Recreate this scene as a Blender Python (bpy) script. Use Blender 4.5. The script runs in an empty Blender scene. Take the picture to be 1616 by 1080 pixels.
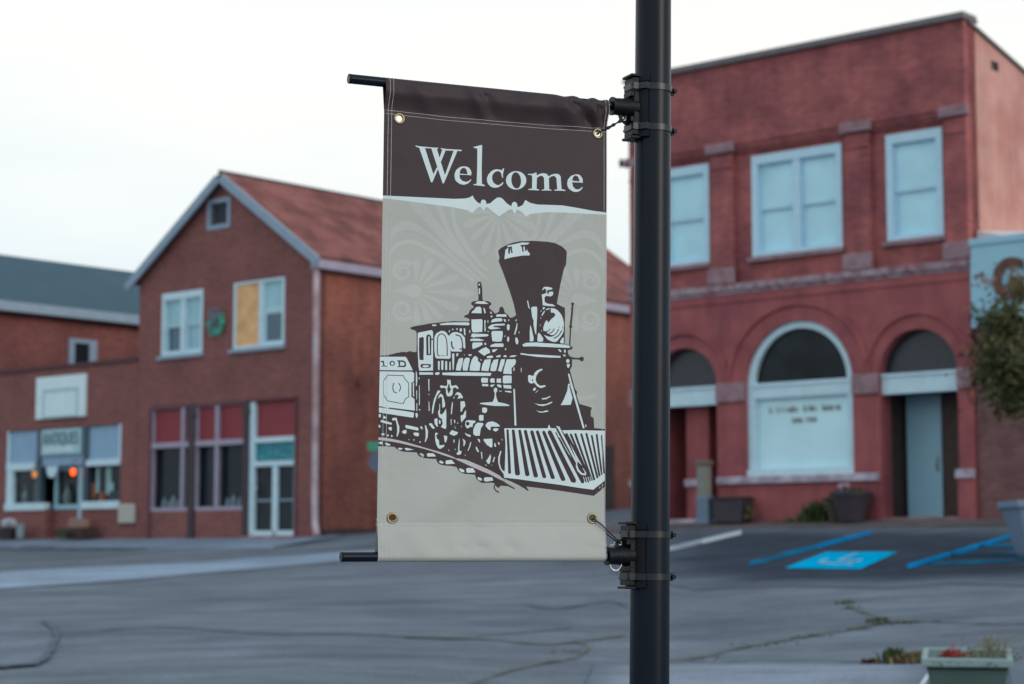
import bpy, bmesh, math, random
from mathutils import Vector, Matrix
from mathutils.geometry import delaunay_2d_cdt
random.seed(7)
scene=bpy.context.scene
COL=scene.collection
R=math.radians
# ---------------------------------------------------------------- frames
F=3142.0; PITCH=R(6.0); ZE=1.75                      # eye height above the kerb the photographer stands on
EYE=Vector((0,0,ZE))
def ray(px,py):
    a=(px-808)/F; b=(540-py)/F
    return Vector((a, math.cos(PITCH)-b*math.sin(PITCH), math.sin(PITCH)+b*math.cos(PITCH)))
Q0=Vector((6.58,42.0,0)); AX=Vector((.7536,-.6573,0)).normalized(); AY=Vector((.6573,.7536,0)).normalized()
STREET=Matrix(((AX.x,AY.x,0,Q0.x),(AX.y,AY.y,0,Q0.y),(0,0,1,0),(0,0,0,1)))   # x along the street, y into the buildings
STI=STREET.inverted()
def lerp(t,tab):
    if t<=tab[0][0]: return tab[0][1]
    for (a,b),(c,d) in zip(tab,tab[1:]):
        if t<=c: return b+(d-b)*(t-a)/(c-a)
    return tab[-1][1]
TR=[(-60,1.9),(-20,1.75),(0,.62),(1.9,.35),(5.15,-.02),(8.6,-.35),(12,-.68),(15.4,-1.0),(18.8,-1.2),(21.4,-1.35),(29,-1.7),(36,-1.75)]
TL=[(-60,1.6),(-20,1.45),(0,.34),(1,.2),(4.9,-.15),(8.8,-.37),(12.7,-.63),(16.6,-.86),(20.5,-1.0),(30,-1.6),(36,-1.75)]
def terr(X,Y):
    L=STI@Vector((X,Y,0)); q=-L.y
    t=max(0,min(1,(X/max(Y,8)+.14)/.26)); t=t*t*(3-2*t)
    return ZE+(1-t)*lerp(q,TL)+t*lerp(q,TR)
def gnd(px,py,lift=0):
    d=ray(px,py); t=6.0; prev=None
    while t<90:
        P=EYE+d*t; h=P.z-terr(P.x,P.y)
        if h<0:
            a,b=t-.25,t
            for _ in range(20):
                m=(a+b)/2; P=EYE+d*m
                if P.z-terr(P.x,P.y)<0: b=m
                else: a=m
            return Vector((P.x,P.y,terr(P.x,P.y)+lift))
        t+=.25
    P=EYE+d*60; return Vector((P.x,P.y,terr(P.x,P.y)+lift))
# ---------------------------------------------------------------- materials
def srgb(r,g,b): 
    f=lambda c:(c/255/12.92) if c/255<=.04045 else ((c/255+.055)/1.055)**2.4
    return (f(r),f(g),f(b),1)
MATS={}
def mat(name,c,rough=.6,var=.12,scale=3.0,bump=0,bscale=40,metal=0,spec=.5,c2=None,c2scale=1.0,c2amt=.5,emit=None,estr=0,brick=None,planks=None,streak=0):
    if name in MATS: return MATS[name]
    m=bpy.data.materials.new(name); m.use_nodes=True; nt=m.node_tree; N=nt.nodes; L=nt.links
    b=N['Principled BSDF']; b.inputs['Roughness'].default_value=rough; b.inputs['Metallic'].default_value=metal
    b.inputs['Specular IOR Level'].default_value=spec
    tc=N.new('ShaderNodeTexCoord'); col=None
    base=N.new('ShaderNodeRGB'); base.outputs[0].default_value=c if len(c)==4 else (*c,1); col=base.outputs[0]
    if c2 is not None:
        n=N.new('ShaderNodeTexNoise'); n.inputs['Scale'].default_value=c2scale; n.inputs['Detail'].default_value=5; n.inputs['Roughness'].default_value=.6
        L.new(tc.outputs['Object'],n.inputs['Vector'])
        r=N.new('ShaderNodeValToRGB'); r.color_ramp.elements[0].position=.42; r.color_ramp.elements[1].position=.62
        L.new(n.outputs['Fac'],r.inputs[0]); mu=N.new('ShaderNodeMath'); mu.operation='MULTIPLY'; mu.inputs[1].default_value=c2amt; L.new(r.outputs[0],mu.inputs[0])
        x=N.new('ShaderNodeMixRGB'); L.new(mu.outputs[0],x.inputs[0]); L.new(col,x.inputs[1]); x.inputs[2].default_value=c2 if len(c2)==4 else (*c2,1); col=x.outputs[0]
    if brick is not None:
        sx=N.new('ShaderNodeSeparateXYZ'); L.new(tc.outputs['Object'],sx.inputs[0]); ad=N.new('ShaderNodeMath'); L.new(sx.outputs[0],ad.inputs[0]); L.new(sx.outputs[1],ad.inputs[1])
        cb=N.new('ShaderNodeCombineXYZ'); L.new(ad.outputs[0],cb.inputs[0]); L.new(sx.outputs[2],cb.inputs[1])
        bt=N.new('ShaderNodeTexBrick'); L.new(cb.outputs[0],bt.inputs['Vector']); bt.inputs['Scale'].default_value=1.0
        bt.inputs['Brick Width'].default_value=.21; bt.inputs['Row Height'].default_value=.075; bt.inputs['Mortar Size'].default_value=.008; bt.inputs['Bias'].default_value=0
        bt.inputs['Color1'].default_value=(.78,.78,.78,1); bt.inputs['Color2'].default_value=(1.15,1.1,1.08,1); bt.inputs['Mortar'].default_value=(*brick,1)
        x=N.new('ShaderNodeMixRGB'); x.blend_type='MULTIPLY'; x.inputs[0].default_value=1; L.new(col,x.inputs[1]); L.new(bt.outputs['Color'],x.inputs[2]); col=x.outputs[0]
        bp=N.new('ShaderNodeBump'); bp.inputs['Strength'].default_value=.5; bp.inputs['Distance'].default_value=.01; L.new(bt.outputs['Fac'],bp.inputs['Height']); bp.invert=True; L.new(bp.outputs[0],b.inputs['Normal'])
    if planks is not None:
        w=N.new('ShaderNodeTexWave'); w.bands_direction=planks[0]; w.inputs['Scale'].default_value=planks[1]; w.inputs['Distortion'].default_value=.3; L.new(tc.outputs['Object'],w.inputs['Vector'])
        bp=N.new('ShaderNodeBump'); bp.inputs['Strength'].default_value=.6; bp.inputs['Distance'].default_value=.02; L.new(w.outputs['Fac'],bp.inputs['Height']); L.new(bp.outputs[0],b.inputs['Normal'])
    if streak:
        mp=N.new('ShaderNodeMapping'); mp.inputs['Scale'].default_value=(2.5,2.5,.25); L.new(tc.outputs['Object'],mp.inputs[0])
        n=N.new('ShaderNodeTexNoise'); n.inputs['Scale'].default_value=1.5; n.inputs['Detail'].default_value=6; L.new(mp.outputs[0],n.inputs['Vector'])
        r=N.new('ShaderNodeMapRange'); r.inputs[1].default_value=.35; r.inputs[2].default_value=.7; r.inputs[3].default_value=1-streak; r.inputs[4].default_value=1+streak*.35; L.new(n.outputs['Fac'],r.inputs[0])
        x=N.new('ShaderNodeMixRGB'); x.blend_type='MULTIPLY'; x.inputs[0].default_value=1; L.new(col,x.inputs[1]); L.new(r.outputs[0],x.inputs[2]); col=x.outputs[0]
    if var:
        n=N.new('ShaderNodeTexNoise'); n.inputs['Scale'].default_value=scale; n.inputs['Detail'].default_value=6; L.new(tc.outputs['Object'],n.inputs['Vector'])
        r=N.new('ShaderNodeMapRange'); r.inputs[1].default_value=.3; r.inputs[2].default_value=.7; r.inputs[3].default_value=1-var; r.inputs[4].default_value=1+var; L.new(n.outputs['Fac'],r.inputs[0])
        x=N.new('ShaderNodeMixRGB'); x.blend_type='MULTIPLY'; x.inputs[0].default_value=1; L.new(col,x.inputs[1]); L.new(r.outputs[0],x.inputs[2]); col=x.outputs[0]
    L.new(col,b.inputs['Base Color'])
    if bump:
        n=N.new('ShaderNodeTexNoise'); n.inputs['Scale'].default_value=bscale; n.inputs['Detail'].default_value=4; L.new(tc.outputs['Object'],n.inputs['Vector'])
        bp=N.new('ShaderNodeBump'); bp.inputs['Strength'].default_value=bump; bp.inputs['Distance'].default_value=.01; L.new(n.outputs['Fac'],bp.inputs['Height']); L.new(bp.outputs[0],b.inputs['Normal'])
    if emit: b.inputs['Emission Color'].default_value=(*emit,1); b.inputs['Emission Strength'].default_value=estr
    MATS[name]=m; return m
# ---------------------------------------------------------------- object helpers
def tag(o,label=None,cat=None,group=None,kind=None):
    if label: o['label']=label
    if cat: o['category']=cat
    if group: o['group']=group
    if kind: o['kind']=kind
    return o
def empty(name,loc,mx=None):
    o=bpy.data.objects.new(name,None); COL.objects.link(o); o.empty_display_size=.2
    o.matrix_world=(mx if mx is not None else Matrix.Identity(4))@Matrix.Translation(loc) if mx is not None else Matrix.Translation(loc)
    return o
OFF={}
class MB:
    def __init__(s): s.v=[]; s.f=[]
    def add(s,vs,fs):
        k=len(s.v); s.v+= [tuple(v) for v in vs]; s.f+=[tuple(i+k for i in f) for f in fs]; return s
    def box(s,x0,x1,y0,y1,z0,z1):
        return s.add([(x0,y0,z0),(x1,y0,z0),(x1,y1,z0),(x0,y1,z0),(x0,y0,z1),(x1,y0,z1),(x1,y1,z1),(x0,y1,z1)],
            [(0,3,2,1),(4,5,6,7),(0,1,5,4),(1,2,6,5),(2,3,7,6),(3,0,4,7)])
    def prism(s,poly,y0,y1):          # polygon in x,z (counter-clockwise seen from -y) extruded along y
        n=len(poly); a=sum(poly[i][0]*poly[(i+1)%n][1]-poly[(i+1)%n][0]*poly[i][1] for i in range(n))
        if a<0: poly=poly[::-1]
        return s.add([(x,y0,z) for x,z in poly]+[(x,y1,z) for x,z in poly],[tuple(range(n)),tuple(range(2*n-1,n-1,-1))]+[(i,i+n,(i+1)%n+n,(i+1)%n) for i in range(n)])
    def tube(s,pts,r,n=8,caps=True):
        pts=[Vector(p) for p in pts]; rs=r if isinstance(r,(list,tuple)) else [r]*len(pts); rings=[]; base=len(s.v); up=None
        for i,p in enumerate(pts):
            d=(pts[min(i+1,len(pts)-1)]-pts[max(i-1,0)]).normalized()
            if up is None: up=Vector((0,0,1)) if abs(d.z)<.9 else Vector((1,0,0))
            a=d.cross(up).normalized(); b=a.cross(d).normalized(); up=b
            for k in range(n):
                t=2*math.pi*k/n; s.v.append(tuple(p+(a*math.cos(t)+b*math.sin(t))*rs[i]))
        for i in range(len(pts)-1):
            for k in range(n):
                s.f.append((base+i*n+k,base+i*n+(k+1)%n,base+(i+1)*n+(k+1)%n,base+(i+1)*n+k))
        if caps: s.f.append(tuple(base+k for k in range(n-1,-1,-1))); s.f.append(tuple(base+(len(pts)-1)*n+k for k in range(n)))
        return s
    def lathe(s,prof,n=24,c=(0,0,0),M=None):     # prof: (r,z)
        k=len(s.v); M=M or Matrix.Identity(4)
        for r,z in prof:
            for j in range(n):
                t=2*math.pi*j/n; s.v.append(tuple(M@(Vector(c)+Vector((r*math.cos(t),r*math.sin(t),z)))))
        for i in range(len(prof)-1):
            for j in range(n): s.f.append((k+i*n+j,k+i*n+(j+1)%n,k+(i+1)*n+(j+1)%n,k+(i+1)*n+j))
        return s
    def build(s,name,m,parent=None,off=None,smooth=False,bevel=0):
        if off is None: off=OFF.get(parent.name,(0,0,0)) if parent else (0,0,0)
        me=bpy.data.meshes.new(name); me.from_pydata([(x-off[0],y-off[1],z-off[2]) for x,y,z in s.v],[],s.f); me.update()
        me.materials.append(m)
        if smooth: me.polygons.foreach_set('use_smooth',[True]*len(me.polygons))
        o=bpy.data.objects.new(name,me); COL.objects.link(o)
        if parent is not None: o.parent=parent; OFF[o.name]=off
        if smooth:
            me.set_sharp_from_angle(angle=R(40))
        if bevel:
            b=o.modifiers.new('bevel','BEVEL'); b.width=bevel; b.segments=2; b.limit_method='ANGLE'; b.angle_limit=R(40)
        return o
def root(name,x,y,z,label,cat,group=None):      # a thing whose parts are given in street coordinates
    o=empty(name,(x,y,z),STREET); OFF[o.name]=(x,y,z); return tag(o,label,cat,group)
def inpoly(x,y,P):
    c=False; n=len(P); j=n-1
    for i in range(n):
        xi,yi=P[i];xj,yj=P[j]
        if (yi>y)!=(yj>y) and x<(xj-xi)*(y-yi)/(yj-yi)+xi: c=not c
        j=i
    return c
def cdt_polys(polys,extra=(),eps=1e-5):
    V=[];E=[];idx={}
    def vid(p):
        k=(round(p[0],5),round(p[1],5))
        if k not in idx: idx[k]=len(V); V.append(Vector(k))
        return idx[k]
    for P in polys:
        ids=[vid(p) for p in P]
        for i in range(len(ids)):
            a,b=ids[i],ids[(i+1)%len(ids)]
            if a!=b: E.append((a,b))
    for a,b in extra:
        i,j=vid(a),vid(b)
        if i!=j: E.append((i,j))
    r=delaunay_2d_cdt(V,E,[],0,eps)
    return r[0],r[2]
def wall(mb,outline,holes,y0,y1):      # vertical wall with real openings; outline and holes in x,z
    vs,fs=cdt_polys([outline]+holes)
    k=len(mb.v); mb.v+=[(v.x,y0,v.y) for v in vs]
    for f in fs:
        cx=sum(vs[i].x for i in f)/3; cy=sum(vs[i].y for i in f)/3
        if not inpoly(cx,cy,outline) or any(inpoly(cx,cy,h) for h in holes): continue
        a=(vs[f[1]]-vs[f[0]]).cross(vs[f[2]]-vs[f[0]])
        f=f if a>0 else f[::-1]
        mb.f.append(tuple(k+i for i in f))
    for P in [outline]+holes:
        n=len(P); b=len(mb.v); mb.v+=[(x,y0,z) for x,z in P]+[(x,y1,z) for x,z in P]
        for i in range(n): mb.f.append((b+i,b+(i+1)%n,b+n+(i+1)%n,b+n+i))
    return mb
def rect(x0,x1,z0,z1): return [(x0,z0),(x1,z0),(x1,z1),(x0,z1)]
def arch(x0,x1,z0,zs,n=20,zt=None):      # opening with a round head springing at zs
    r=(x1-x0)/2; c=(x0+x1)/2; h=(zt-zs) if zt else r
    return [(x0,z0),(x1,z0)]+[(c+r*math.cos(math.pi*i/n),zs+h*math.sin(math.pi*i/n)) for i in range(n+1)]
def frame(mb,x0,x1,z0,z1,w,y0,y1,wb=None,wt=None):
    wb=w if wb is None else wb; wt=w if wt is None else wt
    mb.box(x0,x0+w,y0,y1,z0,z1).box(x1-w,x1,y0,y1,z0,z1).box(x0+w,x1-w,y0,y1,z1-wt,z1).box(x0+w,x1-w,y0,y1,z0,z0+wb); return mb
# ---------------------------------------------------------------- palette
red_paint=mat('red painted masonry',srgb(170,97,96),.85,.10,2.2,brick=(.92,.92,.92),c2=srgb(126,68,76),c2scale=.8,c2amt=.75,streak=.16)
red_smooth=mat('red painted render',srgb(165,90,91),.85,.10,2.0,c2=srgb(128,66,76),c2scale=.9,c2amt=.7,bump=.2,bscale=12,streak=.14)
stone=mat('weathered grey stone',srgb(148,118,124),.85,.25,6,bump=.6,bscale=14)
stone_pale=mat('chipped pale stone',srgb(185,180,195),.8,.2,5,c2=srgb(120,80,90),c2scale=3,c2amt=.45,bump=.4,bscale=14)
coping_m=mat('dark weathered coping',srgb(108,104,106),.7,.15,4)
salmon=mat('salmon stucco',srgb(198,150,140),.85,.08,1.5,c2=srgb(176,112,104),c2scale=.9,c2amt=.6,bump=.3,bscale=10,streak=.12)
blue_frame=mat('pale blue painted wood',srgb(188,222,238),.45,.05,6)
white_frame=mat('pale painted wood',srgb(196,224,234),.5,.07,6)
blind=mat('pale aqua roller blind',srgb(190,234,244),.6,.10,1.1,spec=.6)
panel_m=mat('pale aqua board',srgb(204,240,246),.55,.05,1.2)
dark_glass=mat('dark window glass',srgb(30,41,48),.08,.3,.9,spec=.2)
black_glass=mat('near black fanlight glass',srgb(22,32,36),.08,.6,1.5,spec=.2)
shade_glass=mat('dim window glass',srgb(72,104,120),.15,.15,2,spec=.5)
aqua_glass=mat('sky lit window glass',srgb(150,196,206),.15,.12,1.4,spec=.5)
lace=mat('patterned fanlight glass',srgb(46,56,66),.3,.6,9,c2=srgb(26,26,32),c2scale=9,c2amt=.9)
brown_wood=mat('dark brown door wood',srgb(64,46,42),.6,.2,5)
door_blue=mat('blue grey painted door',srgb(146,190,208),.5,.06,1)
brick_dark=mat('dark red brick',srgb(138,89,85),.88,.14,1.6,brick=(1.0,.98,.98),c2=srgb(114,72,71),c2scale=.8,c2amt=.6)
brick_orange=mat('orange red brick',srgb(160,97,83),.9,.14,1.3,brick=(1.05,1.05,1.05),c2=srgb(122,74,68),c2scale=.5,c2amt=.7,streak=.15)
brick_back=mat('brown red brick',srgb(134,84,80),.9,.14,1.3,brick=(1,1,1),c2=srgb(112,68,66),c2scale=.6,c2amt=.6)
brick_brown=mat('dark brown brick',srgb(112,80,80),.85,.22,2,brick=(1.5,1.45,1.45))
roof_rust=mat('rusty corrugated roofing',srgb(138,88,82),.9,.16,2.0,c2=srgb(98,60,58),c2scale=1.1,c2amt=.8,planks=('Y',3.0),spec=.15)
roof_grey=mat('blue grey metal roofing',srgb(68,90,102),.8,.05,1,spec=.12,planks=('Y',2.2))
trim_grey=mat('grey blue trim board',srgb(140,160,178),.6,.08,3)
trim_dark=mat('dark trim',srgb(58,64,76),.6,.1,3)
trim_lilac=mat('pale lilac painted trim',srgb(160,152,172),.6,.08,3)
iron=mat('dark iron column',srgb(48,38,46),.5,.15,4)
panel_red=mat('crimson panel',srgb(140,46,58),.55,.05,2,planks=('X',4))
panel_grey=mat('grey blue panel',srgb(138,172,198),.6,.05,2)
teal=mat('teal sign board',srgb(28,128,140),.5,.15,6)
ply=mat('bare plywood',srgb(236,184,130),.75,.10,3,c2=srgb(186,142,96),c2scale=2.5,c2amt=.5)
pole_black=mat('black painted steel pole',srgb(14,24,36),.3,.06,4,bump=.03,bscale=120,spec=.17)
cast_black=mat('black cast bracket',srgb(14,18,24),.42,.08,20,bump=.25,bscale=160,spec=.2)
band_m=mat('black steel strap',srgb(30,36,42),.32,.05,20,metal=.3)
brass=mat('brass grommet',srgb(150,136,100),.36,.1,60,metal=.9)
tie_m=mat('black nylon tie',srgb(20,20,22),.45,0)
wire_m=mat('pale wire',srgb(205,208,212),.35,0,metal=.5)
pot_dark=mat('dark pot',srgb(54,48,56),.7,.15,6)
green_pl=mat('sage green plastic planter',srgb(74,96,92),.5,.1,4)
rim_pl=mat('pale planter rim',srgb(130,154,154),.5,.08,4)
soil=mat('potting soil',srgb(50,42,40),.95,.3,12)
conc_blue=mat('pale blue grey concrete',srgb(108,126,148),.8,.1,3)
# ---------------------------------------------------------------- printed artwork of the banner (outlines in drawing units)
ART=[]   # (colour index, [(x,y)...]) painted in order
def Pg(c,pts): ART.append((c,[(float(x),float(y)) for x,y in pts]))
def crop(ox,oy,w,c,*polys):
    k=w/1616.0
    for p in polys: Pg(c,[(ox+x*k,oy+y*k) for x,y in p])
def ell(cx,cy,rx,ry,n=20,rot=0):
    return [(cx+rx*math.cos(a)*math.cos(rot)-ry*math.sin(a)*math.sin(rot),cy+rx*math.cos(a)*math.sin(rot)+ry*math.sin(a)*math.cos(rot)) for a in [2*math.pi*i/n for i in range(n)]]
def stroke(c,pts,w,ox=0,oy=0,cw=1616.0,closed=False,taper=False):
    k=cw/1616.0; P=[(ox+x*k,oy+y*k) for x,y in pts]; w=w*k/2
    if closed: P=P+[P[0]]
    n=len(P)
    for i in range(n-1):
        (x0,y0),(x1,y1)=P[i],P[i+1]; L=math.hypot(x1-x0,y1-y0) or 1
        nx,ny=-(y1-y0)/L,(x1-x0)/L
        w0=w*(1-i/(n-1)) if taper else w; w1=w*(1-(i+1)/(n-1)) if taper else w
        Pg(c,[(x0+nx*w0,y0+ny*w0),(x1+nx*w1,y1+ny*w1),(x1-nx*w1,y1-ny*w1),(x0-nx*w0,y0-ny*w0)])
        if w0>.1: Pg(c,ell(x0,y0,w0,w0,8))
    if not taper: Pg(c,ell(P[-1][0],P[-1][1],w,w,8))
def smooth(pts,n=4):
    out=[];N=len(pts)
    for i in range(N-1):
        p0=pts[max(i-1,0)];p1=pts[i];p2=pts[i+1];p3=pts[min(i+2,N-1)]
        for j in range(n):
            t=j/n
            out.append(tuple(.5*((2*p1[d])+(-p0[d]+p2[d])*t+(2*p0[d]-5*p1[d]+4*p2[d]-p3[d])*t*t+(-p0[d]+3*p1[d]-3*p2[d]+p3[d])*t**3) for d in (0,1)))
    out.append(pts[-1]); return out
def drop(bx,by,tx,ty,w):   # petal: narrow at base, round at tip
    L=math.hypot(tx-bx,ty-by); dx,dy=(tx-bx)/L,(ty-by)/L; o=[]
    prof=[(0,.08),(.2,.22),(.45,.55),(.65,.85),(.8,1),(.92,.8),(1,.35)]
    for s,r in prof: o.append((bx+dx*L*s-dy*w*r/2,by+dy*L*s+dx*w*r/2))
    for s,r in reversed(prof): o.append((bx+dx*L*s+dy*w*r/2,by+dy*L*s-dx*w*r/2))
    return o
# --- header field
Pg(1,[(590,100),(980,100),(980,338.5),(958.4,336),(935,333),(909,328.3),(887,324.6),(867.6,323.7),(848.2,323),(836.5,320),(829.4,315.6),(827,321),(824.8,324),(819.6,326.6),(808,325.9),(800.2,320.7),(793.7,313.6),(790.5,311.9),(787.9,311.5),(785,312),(779.4,316.2),(774.3,320.7),(767.8,322),(759.3,321.7),(753.7,319),(749.3,313.9),(746.5,308.4),(741.5,311.7),(733.7,313.4),(717,313.9),(655.7,311.2),(606.7,308.9),(590,308)])
# --- pale damask ornament
def orn(c,pts):
    Pg(c,pts)
    Pg(c,[(1567-x,y+(1567-2*x)*.052) for x,y in pts])
def cr(ox,oy,w,pts): k=w/1616.0; return [(ox+x*k,oy+y*k) for x,y in pts]
orn(3,smooth(cr(600,290,180,[(380,235),(480,370),(690,600),(870,790),(1030,960),(1200,1077),(1400,1220)]))+list(reversed(smooth(cr(600,290,180,[(600,265),(700,400),(900,650),(1100,880),(1240,1077),(1400,1220)])))))
orn(3,smooth(cr(600,290,180,[(780,290),(870,500),(1000,800),(1220,1077),(1420,1290),(1616,1430)]))+list(reversed(smooth(cr(600,290,180,[(870,295),(920,430),(980,620),(1130,850),(1280,1077),(1440,1250),(1616,1430)])))))
orn(3,smooth(cr(600,290,180,[(990,310),(1040,600),(1120,800),(1330,1077),(1500,1240)]))+list(reversed(smooth(cr(600,290,180,[(1060,325),(1090,560),(1200,760),(1400,1077),(1560,1230)])))))
orn(3,smooth(cr(600,290,180,[(135,800),(170,650),(250,560),(370,525),(500,560),(640,660),(800,780),(960,930),(1060,1040),(1260,1200),(1420,1340)]))+list(reversed(smooth(cr(600,290,180,[(145,800),(240,690),(370,650),(500,670),(700,760),(900,930),(1000,1040),(1200,1200),(1420,1390)])))))
orn(3,smooth(cr(600,290,180,[(120,950),(230,840),(370,790),(500,800),(640,870),(850,970),(1020,1077),(1200,1230),(1330,1330)]))+list(reversed(smooth(cr(600,290,180,[(125,1040),(250,900),(380,850),(500,870),(700,960),(880,1077),(1120,1270),(1330,1400)])))))
for tx,ty,w in ((520,90,105),(730,75,110),(905,170,110),(1125,320,115),(1330,570,115),(1120,800,115),(880,930,105),(705,960,105),(530,1000,100)):
    d=math.hypot(tx-500,ty-530); bx,by=500+(tx-500)/d*125,530+(ty-530)/d*125
    orn(3,cr(600,400,180,drop(bx,by,tx,ty,w)))
orn(3,cr(600,400,180,[(190,525)]+[(480+105*math.cos(a),530+95*math.sin(a)) for a in [math.radians(-130+260*i/14) for i in range(15)]]))
def spiral(cx,cy,sgn):
    pts=[];
    for i in range(26):
        a=math.radians(-200+i*21); r=45+i*4.2
        pts.append((cx+r*math.cos(a),cy+sgn*r*math.sin(a)))
    return pts
for sg,cy in ((1,260),(-1,800)):
    S=spiral(320,cy,sg)
    for i in range(len(S)-1):
        (x0,y0),(x1,y1)=S[i],S[i+1];L=math.hypot(x1-x0,y1-y0);w0=14+i*.9;w1=14+(i+1)*.9;nx,ny=-(y1-y0)/L,(x1-x0)/L
        orn(3,cr(600,400,180,[(x0+nx*w0,y0+ny*w0),(x1+nx*w1,y1+ny*w1),(x1-nx*w1,y1-ny*w1),(x0-nx*w0,y0-ny*w0)]))
for tx,ty,w in ((738,333,9),(732,356,12),(745,378,12),(762,402,12),(787,408,12),(836,343,9),(846,360,12),(835,380,12),(812,400,12)):
    d=math.hypot(tx-788,ty-336); Pg(3,drop(788+(tx-788)/d*9,336+(ty-336)/d*9,tx,ty,w))
for a0,a1,r in ((-10,120,62),(-10,110,78)):
    orn(3,[(655+r*math.cos(math.radians(a0+(a1-a0)*i/12)),556+r*math.sin(math.radians(a0+(a1-a0)*i/12))) for i in range(13)]+[(655+(r-6)*math.cos(math.radians(a1-(a1-a0)*i/12)),556+(r-6)*math.sin(math.radians(a1-(a1-a0)*i/12))) for i in range(13)])
Pg(0,[(597,640),(700,650),(700,760),(597,760)])
# --- pale flourish under the header
Pg(2,[(590,308),(606.7,308.9),(655.7,311.2),(717,313.9),(733.7,313.4),(741.5,311.7),(746.5,308.4),(749.3,313.9),(753.7,319),(759.3,321.7),(767.8,322),(774.3,320.7),(779.4,316.2),(785,312),(787.9,311.5),(790.5,311.9),(793.7,313.6),(800.2,320.7),(808,325.9),(819.6,326.6),(824.8,324),(827,321),(829.4,315.6),(836.5,320),(848.2,323),(867.6,323.7),(887,324.6),(909,328.3),(935,333),(958.4,336),(980,338.5),(980,341),(958.4,339.5),(896.1,336.3),(863.7,335),(837.8,337.6),(830.7,341.5),(824.8,335),(817,330.5),(812.5,337.6),(809,330.5),(804.7,330.5),(787.9,341.5),(770.4,327.2),(767,327),(763.5,333),(760,327),(757,326.2),(750.4,331.2),(745.9,335.7),(739.2,331.8),(717,327.3),(694.7,324.5),(644.6,317.8),(606.7,313.4),(590,312)])
Pg(2,ell(763.6,320.6,4.5,5.6)); Pg(2,ell(812.5,324.2,4.6,5.6))
# --- lettering
crop(640,220,150,2,
 [(162,105),(250,120),(330,128),(440,138),(560,145),(555,162),(440,155),(330,150),(240,145),(190,130)],
 [(232,138),(330,146),(478,605),(472,640),(455,730),(435,730)],[(442,730),(472,600),(538,470),(556,500),(458,730)],
 [(438,150),(532,155),(675,620),(668,660),(650,747),(632,747)],[(570,340),(600,390),(690,172),(630,165)],
 [(592,148),(700,165),(830,172),(960,178),(955,200),(830,195),(700,190),(615,170)],[(640,747),(662,640),(822,188),(887,192),(655,747)],
 [(1118,612),(1128,570),(1115,525),(1080,480),(1040,463),(1000,458),(960,462),(920,475),(865,520),(838,590),(840,650),(850,690),(875,720),(930,760),(1000,772),(1060,755),(1110,710),(1125,680),(1115,678),(1080,710),(1030,722),(970,705),(930,665),(918,600),(1060,605)],
 [(1158,130),(1230,112),(1290,95),(1308,98),(1300,500),(1305,755),(1355,778),(1355,795),(1250,785),(1155,775),(1165,762),(1215,755),(1224,500),(1226,200),(1220,155),(1165,142)])
crop(640,220,150,1,[(922,582),(935,525),(965,490),(1000,482),(1035,505),(1052,550),(1056,594)])
Pg(2,[(780,296.3),(786.7,295.7),(793.4,291.8),(795.2,287.7),(793.8,287.6),(790,291.3),(786,292.3),(782.5,290.6),(779.2,287.8),(777.4,283.6),(777.2,277.5),(779.5,273.6),(782.3,271.2),(785.5,270),(789,270.4),(791,272.6),(792.3,276.5),(793.3,280.8),(794.5,280.8),(794.4,274.6),(796.3,265.5),(795.1,265.3),(792.5,268.6),(790,267.9),(785,267),(780,267.8),(775.5,270.6),(771.2,275.7),(769.2,281),(769.3,286),(770.9,290.3),(775,294.4)])
crop(780,230,180,2,ell(315,490,143,131,28),
 [(480,400),(540,400),(600,378),(606,425),(640,402),(690,390),(740,400),(772,437),(810,412),(860,400),(910,405),(938,440),(950,618),(1005,632),(1000,645),(925,640),(848,640),(850,628),(890,620),(878,460),(850,430),(810,436),(773,462),(777,618),(812,630),(808,640),(740,636),(672,638),(675,626),(710,618),(705,455),(680,427),(640,432),(606,462),(602,612),(640,625),(636,636),(560,630),(487,627),(488,614),(538,608),(541,440),(528,415),(485,414)],
 [(1250,530),(1246,470),(1215,425),(1185,410),(1150,408),(1085,430),(1040,480),(1028,540),(1035,580),(1050,610),(1085,640),(1120,655),(1160,660),(1205,645),(1235,618),(1250,588),(1240,590),(1200,620),(1170,624),(1140,615),(1110,580),(1097,522),(1200,524)])
crop(780,230,180,1,ell(316,491,68,116,24,-.1),[(1099,500),(1112,450),(1145,422),(1180,440),(1198,480),(1202,510)])
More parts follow.
